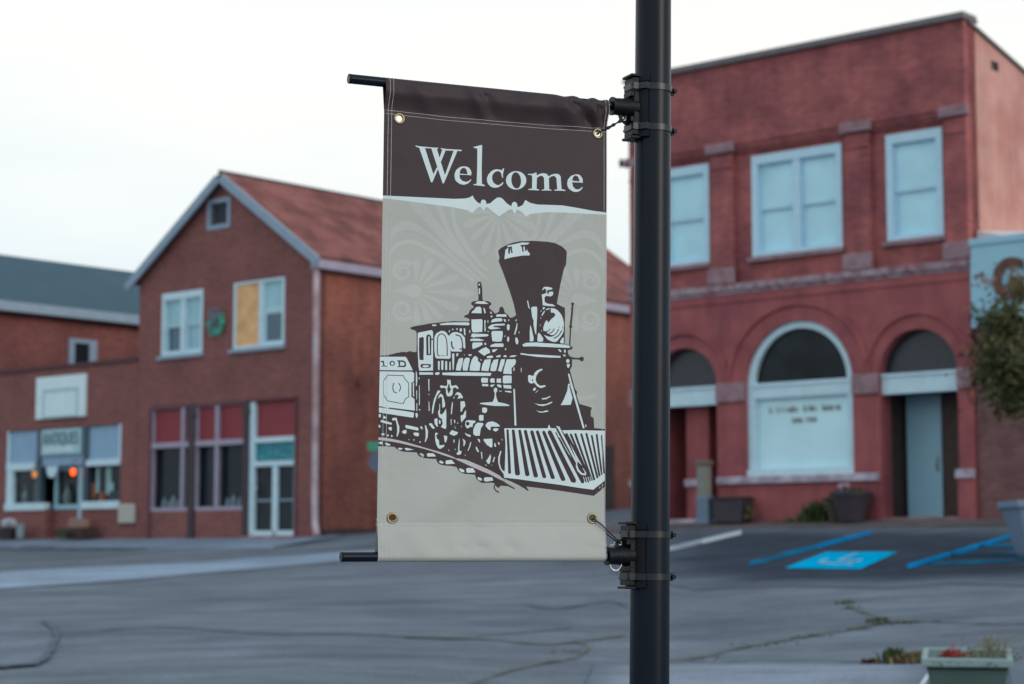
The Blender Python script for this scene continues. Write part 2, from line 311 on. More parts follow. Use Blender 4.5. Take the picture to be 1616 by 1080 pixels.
# --- locomotive: dark silhouette
SIL=[(590,561.5),(600.7,561.3),(609,561),(615,560),(627,557),(637,555.3),(642,556),(647.5,554),(653,555.8),(657.8,555.7),(658.2,540),(657.8,523.2),(654.6,521.5),(648.6,519.5),(648.1,517.2),(652.3,515.3),(665,513.2),(678.3,510.7),(697,508.6),(715.4,507),(732,507.2),(741.5,507.2),(741.8,504.3),(738.6,502),(733.5,501),(733,498.7),(740,495.4),(741.8,490.3),(744.4,487.4),(748.3,485.2),(747.8,482.9),(744.6,481),(744.3,477.3),(747.8,475.5),(753.4,475),(755.7,473.2),(755.7,467),(754.8,457.8),(753.9,447.6),(754.5,445.6),(757,444.6),(759.6,445.4),(760.4,447.6),(761.8,457.8),(762,471.8),(764,475.3),(768,475.2),(772,475.7),(775.7,477.8),(776,481),(772.4,483.8),(773,486.6),(778.5,491.3),(781.7,495),(785,494),(788.2,491.3),(788.7,486.6),(790.2,484.6),(792,484),(794,484.6),(795.6,487.5),(797,493.1),(801.7,496.8),(805,501.5),(808.2,501.5),(814.7,497.8),(813,489),(811.2,480.3),(805,460),(794.5,430),(788.4,414.6),(787.6,411.2),(789,407.3),(786.7,396.2),(790.6,391.7),(802.3,385.6),(810,383),(821.2,380.9),(842.4,380.2),(863.5,381.7),(875.8,383.9),(886.9,389.5),(893.6,396.2),(894.2,400),(893,417.9),(889.7,424.6),(884,450),(878.6,479.7),(891.5,486.4),(891.3,515),(891,543.5),(894.3,544),(897,545.4),(900.8,546.3),(904,548.6),(903,551.4),(897,552.8),(895.8,554.8),(897.3,560.2),(900,562.6),(902.8,563.9),(909,564.9),(914,564.9),(917.7,563),(920.6,563.6),(921.6,566),(921.4,567.9),(920.4,570.2),(918.6,570.9),(913,567.6),(902.8,567.6),(903,573),(902.8,577.8),(899.6,584.3),(907.5,614),(911.2,618.7),(910.2,624.3),(914.9,637.7),(925,640.5),(934.4,643.3),(934.6,645),(933,648.8),(933,657.1),(937.6,659.9),(938.6,675.7),(955.7,677.3),(975,677.6),(975,757),(956,768),(937.9,782.8),(915,779.4),(885,774.9),(860,771.5),(831.1,768),(835.5,774.6),(833,774.5),(820,766.3),(808,760.5),(797,756),(780,750),(797,757),(802.5,761.5),(813.6,771.5),(812.5,772.6),(802.1,767.5),(790,766.8),(789.1,769.8),(785.4,769.8),(782.5,766),(783,764.3),(778,761.9),(764,762.4),(759.4,762),(752,757.3),(750.1,753),(749.2,749.4),(735.3,748.5),(731,747.8),(725,744.8),(722.3,741.5),(720.4,737.3),(712,735.7),(702.8,735),(701.4,734.8),(694,733),(690.2,729.2),(688.9,724.6),(680,724.2),(671.7,723.4),(666,722),(661.5,720),(658.2,714.3),(650,713.8),(642,713.4),(634.6,712.5),(627.1,709.2),(623.4,705.5),(611.3,704.6),(598.8,704.3),(590,704.3)]
Pg(1,SIL)
stroke(1,[(900,215),(885,400),(865,600)],34,820,460,150); stroke(1,[(865,600),(850,930)],24,820,460,150)
crop(820,460,150,1,ell(900,215,27,25,12),ell(867,600,28,26,12))
stroke(1,[(890,800),(870,825),(868,870),(900,915),(945,938)],22,700,690,150)
# lights
crop(780,370,180,2,[(150,345),(165,215),(185,205),(200,175),(185,160),(300,135),(400,115),(500,118),(490,135),(455,148),(475,235),(510,275),(500,298),(400,300),(250,325),(155,350)])
crop(780,370,180,1,[(195,180),(262,168),(255,190),(267,262),(245,265),(238,195),(225,275),(203,272),(205,205)],[(370,150),(462,145),(470,170),(465,232),(442,235),(432,165),(415,180),(425,245),(402,245),(395,185)])
crop(780,370,180,2,[(678,782),(705,745),(760,745),(820,760),(820,782),(750,792),(745,830),(765,850),(780,812),(835,815),(830,860),(800,882),(730,872),(710,900),(715,960),(760,985),(830,992),(862,1022),(760,1017),(685,1005),(683,950),(672,850),(700,848),(735,830),(735,780),(705,770),(690,795)],[(468,935),(485,960),(500,1060),(487,1040)])
crop(720,430,150,2,[(385,195),(398,188),(410,200),(408,220),(392,225)],[(390,275),(402,265),(412,275),(410,370),(392,365)],[(320,525),(370,490),(480,490),(560,535),(430,535)],
 [(262,690),(280,660),(310,640),(335,600),(350,590),(390,580),(420,588),(432,610),(440,695)],[(468,600),(490,610),(508,680),(500,697),(485,695)],[(580,670),(600,665),(615,700),(595,705)],[(592,740),(605,730),(622,740),(625,760),(598,765)],
 [(680,745),(700,712),(855,712),(862,755),(690,752)],[(265,800),(440,795),(455,820),(450,1010),(330,1020),(285,1015),(268,960)],[(485,810),(510,815),(500,880),(508,1000),(488,1005)],[(540,815),(555,820),(550,860),(538,850)],
 [(598,840),(620,800),(680,780),(775,778),(788,800),(785,830),(680,838),(610,850)],[(810,790),(845,800),(850,840),(820,835)],ell(895,812,10,14,8),[(1005,825),(1025,795),(1035,810),(1015,835)],
 [(545,935),(600,890),(680,875),(830,872),(830,900),(720,905),(640,910),(640,930),(700,935),(765,950),(700,960),(600,970),(560,955)],[(865,900),(885,880),(912,895),(912,960),(885,992),(865,960)],ell(550,1004,10,10,8),[(1035,860),(1045,870),(1035,960),(1005,1060),(985,1055),(1010,960)],[(1205,480),(1225,490),(1245,620),(1228,600)])
crop(720,520,150,2,[(605,40),(640,25),(785,28),(797,50),(792,120),(775,205),(700,210),(620,200),(608,120)],[(255,120),(275,70),(540,80),(558,98),(535,118),(350,128),(300,137)],[(245,165),(300,155),(400,158),(488,185),(400,198),(250,195)],
 [(280,240),(300,222),(450,222),(455,260),(380,300),(290,335),(280,300)],[(485,230),(512,228),(515,262),(492,266)],[(380,375),(440,330),(510,300),(575,350),(580,400),(520,420),(490,450),(440,420)],[(585,270),(660,240),(795,238),(808,255),(805,298),(590,296)],
 [(615,345),(710,330),(660,380),(620,388)],[(820,110),(845,105),(830,130)],[(840,315),(855,325),(842,355),(828,350)],[(870,135),(885,122),(903,135),(905,165),(890,212),(868,200)],[(1008,145),(1022,135),(1042,150),(1058,200),(1048,255),(1020,250),(1005,190)],[(1065,35),(1075,35),(1073,70),(1065,65)],
 [(10,415),(30,402),(45,410),(35,450),(10,460)],[(215,425),(270,420),(262,450),(220,450)],[(138,430),(155,428),(152,440),(138,440)],[(525,460),(600,443),(635,460),(620,485),(530,490)],[(680,455),(755,433),(755,470),(690,475)],[(805,450),(830,438),(858,445),(860,470),(810,472)],[(905,460),(950,442),(1035,442),(990,470),(915,472)],[(410,508),(440,515),(435,530),(415,522)],
 [(0,695),(15,600),(50,500),(100,482),(125,490),(120,540),(100,620),(80,700)],[(118,695),(118,590),(150,500),(180,478),(235,485),(235,530),(215,620),(200,700)],[(235,700),(240,620),(270,520),(300,470),(325,453),(355,462),(380,500),(370,525),(420,580),(400,705)],
 [(430,700),(450,600),(490,515),(595,505),(580,600),(550,710)],[(583,700),(600,600),(640,520),(720,505),(705,600),(680,705),(620,712)],[(712,705),(740,600),(765,510),(828,505),(820,580),(795,640),(770,720)],[(800,755),(810,680),(860,510),(1002,507),(1018,540),(1000,600),(940,660),(945,760)],
 [(975,650),(992,645),(990,705),(972,705)],[(1100,660),(1110,650),(1108,720),(1098,715)],[(425,850),(445,820),(545,828),(540,905),(435,905)],[(575,860),(600,830),(655,835),(655,905),(590,905)],[(688,840),(760,832),(765,910),(690,905)],[(795,800),(820,785),(935,785),(943,810),(940,915),(810,920),(792,900)],
 [(440,925),(545,930),(550,968),(450,965)],[(582,945),(660,935),(620,980),(585,970)],[(695,935),(765,945),(772,990),(730,985),(700,965)],[(800,945),(930,950),(940,1010),(810,1000)],
 [(1220,790),(1240,775),(1310,795),(1330,740),(1380,695),(1450,668),(1468,685),(1400,730),(1360,790),(1348,850),(1365,910),(1420,960),(1500,950),(1520,955),(1515,975),(1440,1000),(1380,975),(1320,905),(1280,925),(1235,905),(1220,860)],[(1300,1030),(1320,998),(1340,990),(1355,1005),(1345,1030),(1320,1050)],[(1385,1035),(1390,1045),(1350,1080),(1345,1075)])
crop(720,520,150,1,[(1285,850),(1305,850),(1305,882),(1287,880)])
crop(820,460,150,2,[(195,290),(215,262),(290,260),(300,290),(295,450),(285,640),(280,745),(260,700),(235,560),(240,500),(215,440)],[(180,570),(200,620),(240,800),(230,850),(172,850),(172,700)],[(300,850),(305,740),(325,700),(360,740),(400,800),(398,850),(350,860)],[(130,160),(150,190),(175,300),(160,290)],
 [(528,285),(600,295),(645,325),(680,360),(710,405),(730,450),(752,540),(745,680),(725,730),(700,770),(630,855),(595,862),(560,858),(510,838),(470,815),(412,742),(480,768),(540,772),(600,745),(520,742),(505,722),(460,710),(470,680),(405,675),(400,620),(425,540),(455,490),(490,532),(530,480),(600,420),(603,385),(570,362),(530,362)],
 [(390,270),(425,270),(430,290),(400,315)],[(425,330),(430,345),(385,415),(368,410),(395,360)],[(355,330),(375,325),(362,355)],[(355,440),(367,445),(358,475)],[(345,565),(357,570),(350,602)],[(365,665),(378,665),(370,690)],[(440,305),(510,285),(515,300),(455,320)],
 [(685,860),(710,810),(748,775),(750,890),(690,880)],[(45,905),(110,875),(280,870),(480,885),(760,905),(850,930),(862,955),(830,962),(400,945),(250,935),(60,938)])
for pts,w in (([(465,690),(515,645)],14),([(510,712),(555,690),(585,640)],16),([(500,765),(560,760),(620,715),(662,645)],16),([(585,800),(660,750),(715,670)],18),([(727,605),(727,630)],10),([(668,606),(668,612)],16)): stroke(1,smooth(pts,3) if len(pts)>2 else pts,w,820,460,150)
crop(810,550,150,2,[(120,80),(150,82),(250,98),(400,105),(560,115),(800,130),(808,160),(660,158),(400,145),(270,125),(125,105)],[(758,18),(790,18),(820,45),(800,68)],[(860,22),(888,25),(890,72),(862,72)],[(838,105),(890,110),(885,135),(860,138)],ell(928,215,30,33,12),[(908,265),(965,265),(955,310),(940,335),(918,320)],
 [(930,432),(955,430),(1000,590),(1140,1075),(1220,1355),(1190,1360),(1105,1075),(980,650)],[(935,600),(960,605),(980,680),(1010,800),(1010,850),(980,960),(808,965),(860,870),(920,720)],[(128,365),(138,360),(140,400),(130,405)],
 [(485,850),(560,840),(625,808),(635,820),(560,865),(490,870)],[(348,930),(400,945),(480,955),(560,945),(660,905),(665,920),(600,955),(500,982),(430,970)])
stroke(1,[(958,640),(1010,820),(1075,1000)],13,810,550,150)
crop(810,620,150,2,[(385,300),(440,318),(500,322),(545,305),(590,302),(597,320),(520,335),(450,338)],[(1230,545),(1245,538),(1252,580),(1240,585)])
# cab
crop(630,500,150,2,[(560,135),(640,132),(640,150),(600,160),(575,155)],[(690,122),(820,100),(1000,95),(1180,95),(1205,115),(1190,145),(900,138),(710,142)],[(320,290),(330,270),(560,225),(582,260),(582,915),(350,920),(335,850),(322,600)],
 [(605,560),(605,350),(620,310),(640,280),(720,238),(765,242),(800,260),(850,325),(875,500),(882,690),(860,715),(640,708),(618,680)],[(845,330),(900,275),(940,262),(980,258),(1060,285),(1125,355),(1132,530),(1115,545),(1095,520),(1075,545),(1070,590),(1030,592),(900,590),(865,560)],
 [(905,625),(945,625),(940,800),(930,905),(915,900)],[(980,625),(1010,625),(990,675),(978,660)],[(665,760),(680,750),(697,760),(692,910),(668,900)],[(722,745),(760,745),(755,900),(735,910),(720,880)],[(790,755),(822,755),(822,905),(800,912),(787,880)],[(860,765),(882,765),(882,910),(858,905)],
 [(850,235),(870,225),(865,265),(850,265)],ell(917,216,11,14,8),ell(989,210,12,16,8),[(1035,205),(1050,192),(1072,205),(1070,250),(1045,255),(1035,235)],[(1102,205),(1115,195),(1130,200),(1132,320),(1110,300)],[(1195,225),(1210,225),(1218,275),(1200,270)],
 [(345,945),(580,945),(583,985),(350,985)],[(615,960),(640,942),(690,945),(697,965),(670,990),(620,985)],[(735,950),(1150,942),(1560,955),(1572,970),(1550,1008),(950,1000),(745,990)])
crop(630,500,150,1,[(345,360),(410,340),(425,360),(425,500),(420,740),(350,730),(342,550)],[(465,340),(480,310),(500,300),(530,308),(548,330),(555,380),(550,650),(470,655)],[(545,372),(580,372),(580,393),(545,398)],[(365,820),(400,800),(540,805),(548,830),(545,850),(520,870),(400,870),(370,855)])
crop(630,500,150,2,[(500,335),(522,335),(528,620),(515,637),(505,630)],[(400,832),(450,820),(510,828),(515,845),(450,862),(405,850)])
stroke(1,smooth([(690,662),(660,640),(655,450),(665,340),(720,290),(780,320),(815,420),(825,655)]),17,630,500,150); stroke(1,[(712,662),(780,660)],8,630,500,150); stroke(1,[(800,660),(830,655)],8,630,500,150)
stroke(1,smooth([(970,308),(1040,330),(1072,400),(1085,500),(1070,548),(1040,548)]),20,630,500,150); stroke(1,[(897,425),(902,500),(930,540)],24,630,500,150)
# tender
crop(590,540,150,2,[(0,250),(545,250),(575,290),(670,480),(400,480),(0,475)],[(0,498),(660,503),(692,530),(690,660),(655,700),(652,930),(697,968),(703,1165),(0,1080)])
crop(590,620,120,2,[(0,302),(135,312),(680,390),(860,420),(855,520),(830,528),(520,482),(0,400)],[(205,300),(340,300),(340,318),(300,330)])
crop(590,540,150,2,[(668,690),(688,690),(690,930),(672,920)])
stroke(1,[(655,690),(655,930)],22,590,540,150)
stroke(1,[(230,562),(510,572),(530,625),(600,700),(600,930),(545,965),(510,1040),(450,1040),(240,1000),(170,900),(170,660),(230,580)],13,590,540,150,closed=True)
stroke(1,smooth([(345,700),(327,770),(345,840),(393,865)]),16,590,540,150); stroke(1,smooth([(430,700),(460,765),(443,833)]),16,590,540,150)
crop(590,540,150,1,[(385,310),(500,310),(545,335),(558,385),(540,425),(400,425),(430,400),(420,330)],ell(316,362,48,44,16),[(115,322),(175,318),(190,400),(235,408),(235,418),(120,415),(160,395),(150,345),(115,340)])
crop(590,540,150,2,[(455,335),(500,338),(530,362),(525,392),(500,400),(450,400)],ell(318,364,26,28,12))
stroke(1,[(0,480),(690,490)],9,590,540,150)
crop(590,540,150,2,[(720,500),(735,510),(747,640),(735,750),(722,740)],[(770,600),(785,600),(782,630),(770,630)],[(775,735),(785,740),(788,1060),(775,1060)],[(728,815),(742,830),(738,980),(730,970)],[(930,630),(950,630),(950,830),(938,835)],[(938,880),(948,880),(948,900),(938,900)])
# lower works
crop(670,590,150,2,[(390,100),(450,105),(455,185),(480,210),(540,190),(580,230),(582,255),(565,258),(530,230),(490,245),(485,340),(460,380),(400,385),(375,350),(370,260),(350,235),(290,245),(268,215),(285,195),(370,212),(395,190)],
 [(230,285),(270,285),(275,300),(215,380),(175,520),(150,675),(132,680),(135,590),(165,440)],[(235,430),(250,370),(285,335),(320,365),(355,500),(355,560),(310,580),(305,400),(270,390)],
 [(260,505),(270,520),(268,680),(300,695),(340,650),(370,590),(378,680),(375,930),(345,935),(285,905),(318,850),(300,765),(255,740),(245,700),(235,650),(258,600)],[(250,790),(265,783),(277,795),(280,845),(252,850)],[(172,770),(225,755),(228,870),(235,895),(215,900),(180,850)],[(80,855),(100,840),(130,845),(180,920),(170,938),(140,930)],
 [(528,350),(545,325),(570,310),(620,330),(645,370),(660,405),(655,415),(600,415),(565,432),(590,375),(560,350),(530,370)],[(500,395),(520,385),(510,420),(497,420)],[(618,470),(680,465),(695,505),(700,550),(660,590),(635,650),(618,640)],[(700,620),(712,640),(708,740),(655,800),(640,830),(625,800),(618,710),(660,700)],
 [(478,475),(490,500),(470,690),(455,685),(462,560)],[(452,770),(465,770),(465,870),(455,870)],[(508,785),(528,785),(525,840),(510,840)],ell(569,838,10,11,8),[(508,875),(545,935),(530,930)],[(625,885),(640,890),(635,915)],
 [(695,870),(700,820),(720,795),(760,788),(870,800),(870,825),(830,850),(820,905),(780,905),(740,930),(715,920)],[(830,1000),(835,940),(870,860),(910,830),(1000,840),(1000,870),(960,930),(940,1055),(870,1055),(835,1030)],
 [(1035,880),(1060,840),(1090,820),(1160,810),(1230,840),(1283,885),(1270,900),(1130,900),(1120,965),(1080,940)],[(1165,940),(1200,925),(1262,935),(1250,960),(1210,985),(1170,965)],[(982,590),(1000,572),(1060,580),(1068,610),(1060,650),(1030,670),(985,655)],[(928,715),(950,700),(1005,705),(1003,795),(940,800),(930,780)],
 [(1180,260),(1200,238),(1235,245),(1240,290),(1215,330),(1218,370),(1228,420),(1250,482),(1380,510),(1445,535),(1430,550),(1200,548),(1040,530),(940,510),(960,495),(1160,480),(1185,420),(1195,370),(1195,330),(1178,290)],[(1270,290),(1312,290),(1310,302),(1275,302)],[(1365,292),(1450,292),(1478,305),(1475,325),(1440,318),(1370,308)],
 [(430,1010),(475,955),(515,975),(575,995),(565,1025),(510,1055),(440,1030)],[(690,1005),(740,1030),(790,1045),(785,1075),(740,1065),(700,1030)],[(1510,262),(1522,255),(1535,265),(1562,880),(1530,882)])
crop(670,590,150,1,[(415,170),(430,175),(440,240),(462,265),(440,290),(425,335),(405,320),(395,270),(385,260),(400,235)],ell(738,848,31,31,14))
crop(670,640,150,2,[(185,480),(205,458),(238,480),(205,505),(215,560),(250,590),(260,680),(345,668),(340,700),(270,742),(235,720),(205,660),(190,600)],[(335,510),(390,520),(390,570),(365,640),(350,620)],[(495,585),(515,580),(515,630),(498,630)],[(595,555),(602,600),(595,770),(635,775),(630,805),(620,830),(580,842),(548,830),(555,805),(578,790),(575,720)],
 [(650,565),(700,600),(695,650),(675,700),(665,680),(668,620)],[(780,625),(798,625),(780,700),(745,775),(733,770),(765,690)],[(410,745),(430,765),(412,775)],[(518,735),(535,740),(528,765)],[(685,840),(705,845),(690,862)],[(900,570),(940,575),(948,630),(930,625)],[(872,700),(890,705),(928,785),(910,798),(878,750)],[(958,790),(978,795),(982,910),(970,915)],
 [(1003,572),(1153,565),(1155,700),(1130,718),(1060,670),(1010,600)],[(1185,640),(1200,640),(1218,695),(1190,708)],[(1250,620),(1280,645),(1270,672),(1250,660)],[(1305,575),(1320,570),(1328,600)],[(1115,830),(1130,870),(1110,980),(1080,1000),(1045,945),(1080,900)],[(1185,870),(1198,890),(1170,970),(1155,960)],[(1020,1000),(1055,1020),(1045,1030)],[(1135,1010),(1150,1015),(1140,1028)])
crop(700,690,150,2,[(965,235),(985,240),(960,330),(955,440),(985,540),(1060,610),(1050,640),(1020,620),(960,540),(930,440),(930,340)])
crop(590,620,120,2,[(890,440),(930,430),(945,480),(925,540),(900,510)],[(200,510),(235,488),(270,530),(250,555),(210,540)],[(150,590),(180,580),(390,640),(390,678),(260,655),(150,620)],[(320,730),(385,725),(392,790),(365,805),(325,780)],[(390,560),(410,535),(490,530),(520,640),(550,720),(545,830),(510,930),(488,925),(505,830),(500,700),(470,580),(410,590)],
 [(672,700),(700,685),(940,738),(960,770),(945,805),(690,750)],[(605,830),(640,795),(700,790),(705,850),(670,878),(615,855)],[(845,860),(870,845),(960,850),(970,890),(945,930),(870,910)],[(995,715),(1025,710),(1050,770),(1035,780),(1000,750)],[(1090,685),(1120,700),(1160,820),(1150,950),(1105,1050),(1090,1040),(1110,950),(1110,820)],
 [(160,880),(195,850),(235,870),(230,905),(180,905)],ell(305,908,20,24,8),[(365,910),(390,895),(412,925),(385,945)],[(110,450),(155,455),(155,520),(110,520)],[(110,680),(145,690),(145,740),(110,740)],[(740,985),(765,990),(755,1010)],[(850,990),(870,980),(870,1015),(850,1020)],[(970,1040),(1000,1030),(1010,1055),(975,1062)],
 [(915,220),(930,220),(930,385),(915,385)],[(970,30),(985,30),(980,265),(968,265)],[(970,340),(995,350),(990,380),(970,370)],[(1172,180),(1185,185),(1195,385),(1175,388)])
# rail and sleepers
crop(590,680,150,4,smooth([(0,106),(95,112),(200,120),(400,155),(600,205),(750,250),(950,310),(1100,350),(1300,420),(1405,473)],2)+smooth([(1405,485),(1200,420),(1060,370),(850,305),(600,245),(400,200),(200,168),(95,157),(0,150)],2))
crop(700,690,150,4,[(215,368),(240,362),(380,385),(600,480),(800,570),(960,655),(1010,705),(1100,770),(1060,760),(950,715),(800,640),(600,560),(400,470),(300,420),(225,388)])
crop(700,690,150,0,[(1040,730),(1150,762),(1300,835),(1395,880),(1230,872),(1160,835),(1060,775),(1020,740)])
crop(590,680,150,2,[(80,210),(100,195),(130,182),(155,200),(150,230),(115,228)],[(190,215),(230,205),(290,235),(285,250),(230,250)],[(415,295),(450,288),(495,300),(480,322),(425,318)],[(525,300),(560,290),(690,320),(560,335)],[(905,400),(930,380),(1020,385),(1065,435),(920,440)],[(1115,520),(1140,505),(1195,540),(1170,560),(1125,545)],[(1222,540),(1230,505),(1325,495),(1380,560),(1230,570)])
crop(590,680,150,4,[(780,400),(810,375),(865,410),(850,440),(830,455),(825,435)])
crop(700,690,150,2,[(258,545),(275,530),(345,560),(350,600),(290,590)],[(380,540),(410,525),(495,530),(540,600),(400,610),(385,590)],[(568,695),(590,678),(650,705),(650,745),(590,730)],[(685,710),(705,682),(830,685),(850,740),(730,757),(690,745)])
# cowcatcher
Pg(2,[(795.8,676.2),(820,676),(845,676.2),(864.3,676.2),(866,671.2),(867.4,671),(868.6,675.7),(876.8,676.2),(888,679.4),(905,678.8),(953.9,679.9),(975,684),(975,748),(956,757.8),(937,773.1),(912.8,769.8),(885,765.4),(847.8,760.5),(820,756.6),(796.5,754),(795.2,748.5),(797,742),(797.7,700)])
Pg(1,[(876,672),(882,672),(889,682),(896,690),(911,727),(925,741),(936,756),(929,762),(922,760),(903,726),(890,700),(879,680)])
for x0,y0,x1,y1,w0,w1 in ((801,679.5,804.9,746.4,3.6,4.6),(810,680,817.4,748,4.6,8.2),(820.2,680.5,833,749.5,4.6,7),(829.2,681,846.3,751.5,5,7),(839.5,682,859.8,753,5.4,6),(848.3,682,873.2,754.2,5,6.5),(858.3,682.5,889.6,757,5.2,7.2),(867.8,682.5,906,759.3,6.6,8.6),(878,683,920.3,761.5,2.6,5),(894.4,685.5,923,737,4,4.5),(901.4,686,929.5,752,3.6,3.6),(908.6,685.5,934.5,758,3.6,3.4),(918,685.5,938.5,757,3.4,3.6),(926.2,685,943.6,754,3.4,3.4),(934.6,688,946.8,751,3.2,3.2),(942.4,686.5,950.4,749,3.2,3.0),(950.3,688,954,747,2.6,2.4)):
    L=math.hypot(x1-x0,y1-y0);nx,ny=-(y1-y0)/L,(x1-x0)/L
    Pg(1,[(x0+nx*w0/2,y0+ny*w0/2),(x1+nx*w1/2,y1+ny*w1/2),(x1-nx*w1/2,y1-ny*w1/2),(x0-nx*w0/2,y0-ny*w0/2)]); Pg(1,ell(x0,y0,w0/2,w0/2,8)); Pg(1,ell(x1,y1,w1/2,w1/3,8))
Pg(2,[(877.4,672.4),(883,673.4),(890,687),(912,729),(911.5,734),(914,741),(919,746.5),(924,748),(923,744),(919.5,738),(922,740),(926,747),(925,750.5),(918,749.5),(912,743.5),(909.5,736),(909.8,731),(888,690),(881,677)])
Pg(2,[(877,680),(882,686),(885,692),(882,690)]); Pg(2,[(888,697),(893,705),(903,723),(898,716)])
for x in (921.5,925,928.5,932): stroke(2,[(x,753),(x+2.6,761)],1.0)
crop(820,690,150,4,[(1365,835),(1378,840),(1375,885),(1366,870)],[(1412,800),(1424,800),(1422,830),(1412,830)])
# ================================================================= red two storey building with arches
rb=root('brick_storefront',-.82,0,2.36,'red painted two storey building with three round arches and aqua windows','building')
X0,X1,ZB,ZT=-5.13,3.49,1.9,12.55
CW=(-1.83,.47); W1=(-4.32,-2.98); W3=(1.55,2.87); ZW=(8.16,10.42)
UP=[rect(*CW,*ZW),rect(*W1,*ZW),rect(*W3,*ZW)]
A2=arch(-1.97,.72,3.35,5.33); A3=arch(1.36,3.16,ZB,5.4,zt=6.28); A1=arch(-4.55,-2.74,ZB,5.4,zt=6.28)
# lower storey wall stands forward of the upper panels
m=MB(); wall(m,[(X0,ZB),(X1,ZB),(X1,7.5),(X0,7.5)],[A2,A1,A3],0,.45)
m.box(X0,X1,.2,.45,7.5,7.52); w=m.build('lower_wall',red_smooth,rb)
m=MB(); wall(m,[(X0+.02,7.5),(X1-.02,7.5),(X1-.02,ZT),(X0+.02,ZT)],UP,.14,.5); m.build('upper_wall',red_paint,rb)
m=MB(); m.box(X0,X1,-.02,.14,10.72,ZT); m.box(X0,X1,.02,.14,10.62,10.72); m.box(X0,X1,.07,.14,10.54,10.62)
m.build('parapet_wall',red_paint,rb)
m=MB(); m.box(X0-.1,X1+.06,-.14,.5,ZT,ZT+.06).box(X0-.06,X1+.03,-.08,.5,ZT+.06,ZT+.15); m.build('coping',coping_m,rb)
for a,b in ((X0,-4.55),(-2.86,-2.26),(.62,1.22),(2.98,X1)):
    m=MB(); m.box(a,b,0,.14,7.5,10.54).box(a-.0,b+.0,-.03,0,10.22,10.28); p=m.build('pilaster',red_paint,rb)
    m=MB(); m.box(a-.08,b+.08,-.09,.0,10.56,10.78); m.build('capital',stone,p,bevel=.02)
    m=MB(); m.box(a-.05,b+.06,-.08,.0,7.62,7.98); m.build('base_block',stone,p,bevel=.02)
m=MB(); m.box(X0,X1+.02,-.1,.1,7.46,7.6).box(X0,X1,-.05,.0,7.38,7.46); m.build('belt_course',mat('patchy stone belt',srgb(160,142,150),.85,.2,8,c2=srgb(126,72,82),c2scale=5,c2amt=.8,bump=.6,bscale=16),rb)
m=MB(); m.box(X0,X1,-.03,.0,7.2,7.38); m.build('corbel_band',red_smooth,rb)
def archiv(name,xc,z,r0,r1,y0,y1,h=1.0,mt=red_smooth,par=rb,n=28):
    m=MB(); vs=[];
    for i in range(n+1):
        a=math.pi*i/n
        for r,y in ((r0,y1),(r0,y0),(r1,y0),(r1,y1)): vs.append((xc+r*math.cos(a),y,z+r*math.sin(a)*h))
    fs=[]
    for i in range(n):
        for k in range(3): fs.append((i*4+k,i*4+k+1,i*4+k+5,i*4+k+4))
    m.add(vs,fs); return m.build(name,mt,par)
archiv('arch_moulding',-.64,5.42,1.72,1.80,-.06,.0,.92); archiv('arch_moulding',2.26,5.42,1.16,1.22,-.06,.0); archiv('arch_moulding',-3.62,5.42,1.16,1.22,-.06,.0)
# pier stones
for a,b in ((X0,-4.55),(-2.74,-1.97),(.72,1.36),(3.16,X1+.0)):
    m=MB(); m.box(a-.0,b+.0,-.07,.0,5.0,5.42); m.build('capital',stone,rb,bevel=.02)
m=MB(); m.box(-2.7,1.34,-.12,.0,3.2,3.36); m.build('sill_course',stone_pale,rb,bevel=.015)
m=MB(); m.box(3.1,X1+.03,-.1,.0,3.2,3.38); m.build('pier_band',stone_pale,rb,bevel=.015)
m=MB(); m.box(X0,-4.5,-.1,.0,3.2,3.36); m.build('pier_band',stone_pale,rb,bevel=.015)
m=MB(); m.box(-2.66,1.3,-.03,.0,ZB,3.2); m.build('plinth',red_smooth,rb); MB().box(3.14,X1+.01,-.05,.0,ZB,3.2).build('plinth',red_smooth,rb)
# upper windows
def sash_window(par,x0,x1,z0,z1,y,panes,fm,gm,name='window',sill=None,mull=None,fw=.13,drop=.0):
    m=MB(); frame(m,x0,x1,z0,z1,fw,y-.1,y+.06,wb=.1,wt=.2)
    fr=m.build(name,fm,par)
    xs=[x0+fw]+([((x0+x1)/2-.08,(x0+x1)/2+.08)] if mull else [])+[x1-fw]
    segs=[(x0+fw,x1-fw)] if not mull else [(x0+fw,(x0+x1)/2-.09),((x0+x1)/2+.09,x1-fw)]
    if mull: MB().box((x0+x1)/2-.09,(x0+x1)/2+.09,y-.08,y+.06,z0+.1,z1-.2).build('mullion',fm,fr)
    zm=z0+(z1-z0)*.47; k=0
    for a,b in segs:
        s=MB(); frame(s,a,b,zm-.03,z1-.2,.045,y+.0,y+.05); frame(s,a,b,z0+.1,zm+.035,.05,y+.03,y+.08)
        s.build('sash',fm,fr)
        for zz0,zz1,g in ((zm,z1-.24,0),(z0+.14,zm-.02,1)):
            MB().box(a+.045,b-.045,y+.07 if g else y+.03,y+.11 if g else y+.06,zz0,zz1).build('pane',gm[(k*2+g)%len(gm)],fr)
        k+=1
    if sill: MB().box(x0-.08,x1+.08,y-.2,y+.1,z0-.1,z0).build('sill',sill,fr)
    return fr
blindE=blind
sash_window(rb,*CW,*ZW,.22,2,blue_frame,[blind],sill=stone,mull=True,fw=.15)
sash_window(rb,*W1,*ZW,.22,2,blue_frame,[blind],sill=stone,fw=.15)
sash_window(rb,*W3,*ZW,.22,2,blue_frame,[blind],sill=stone,fw=.15)
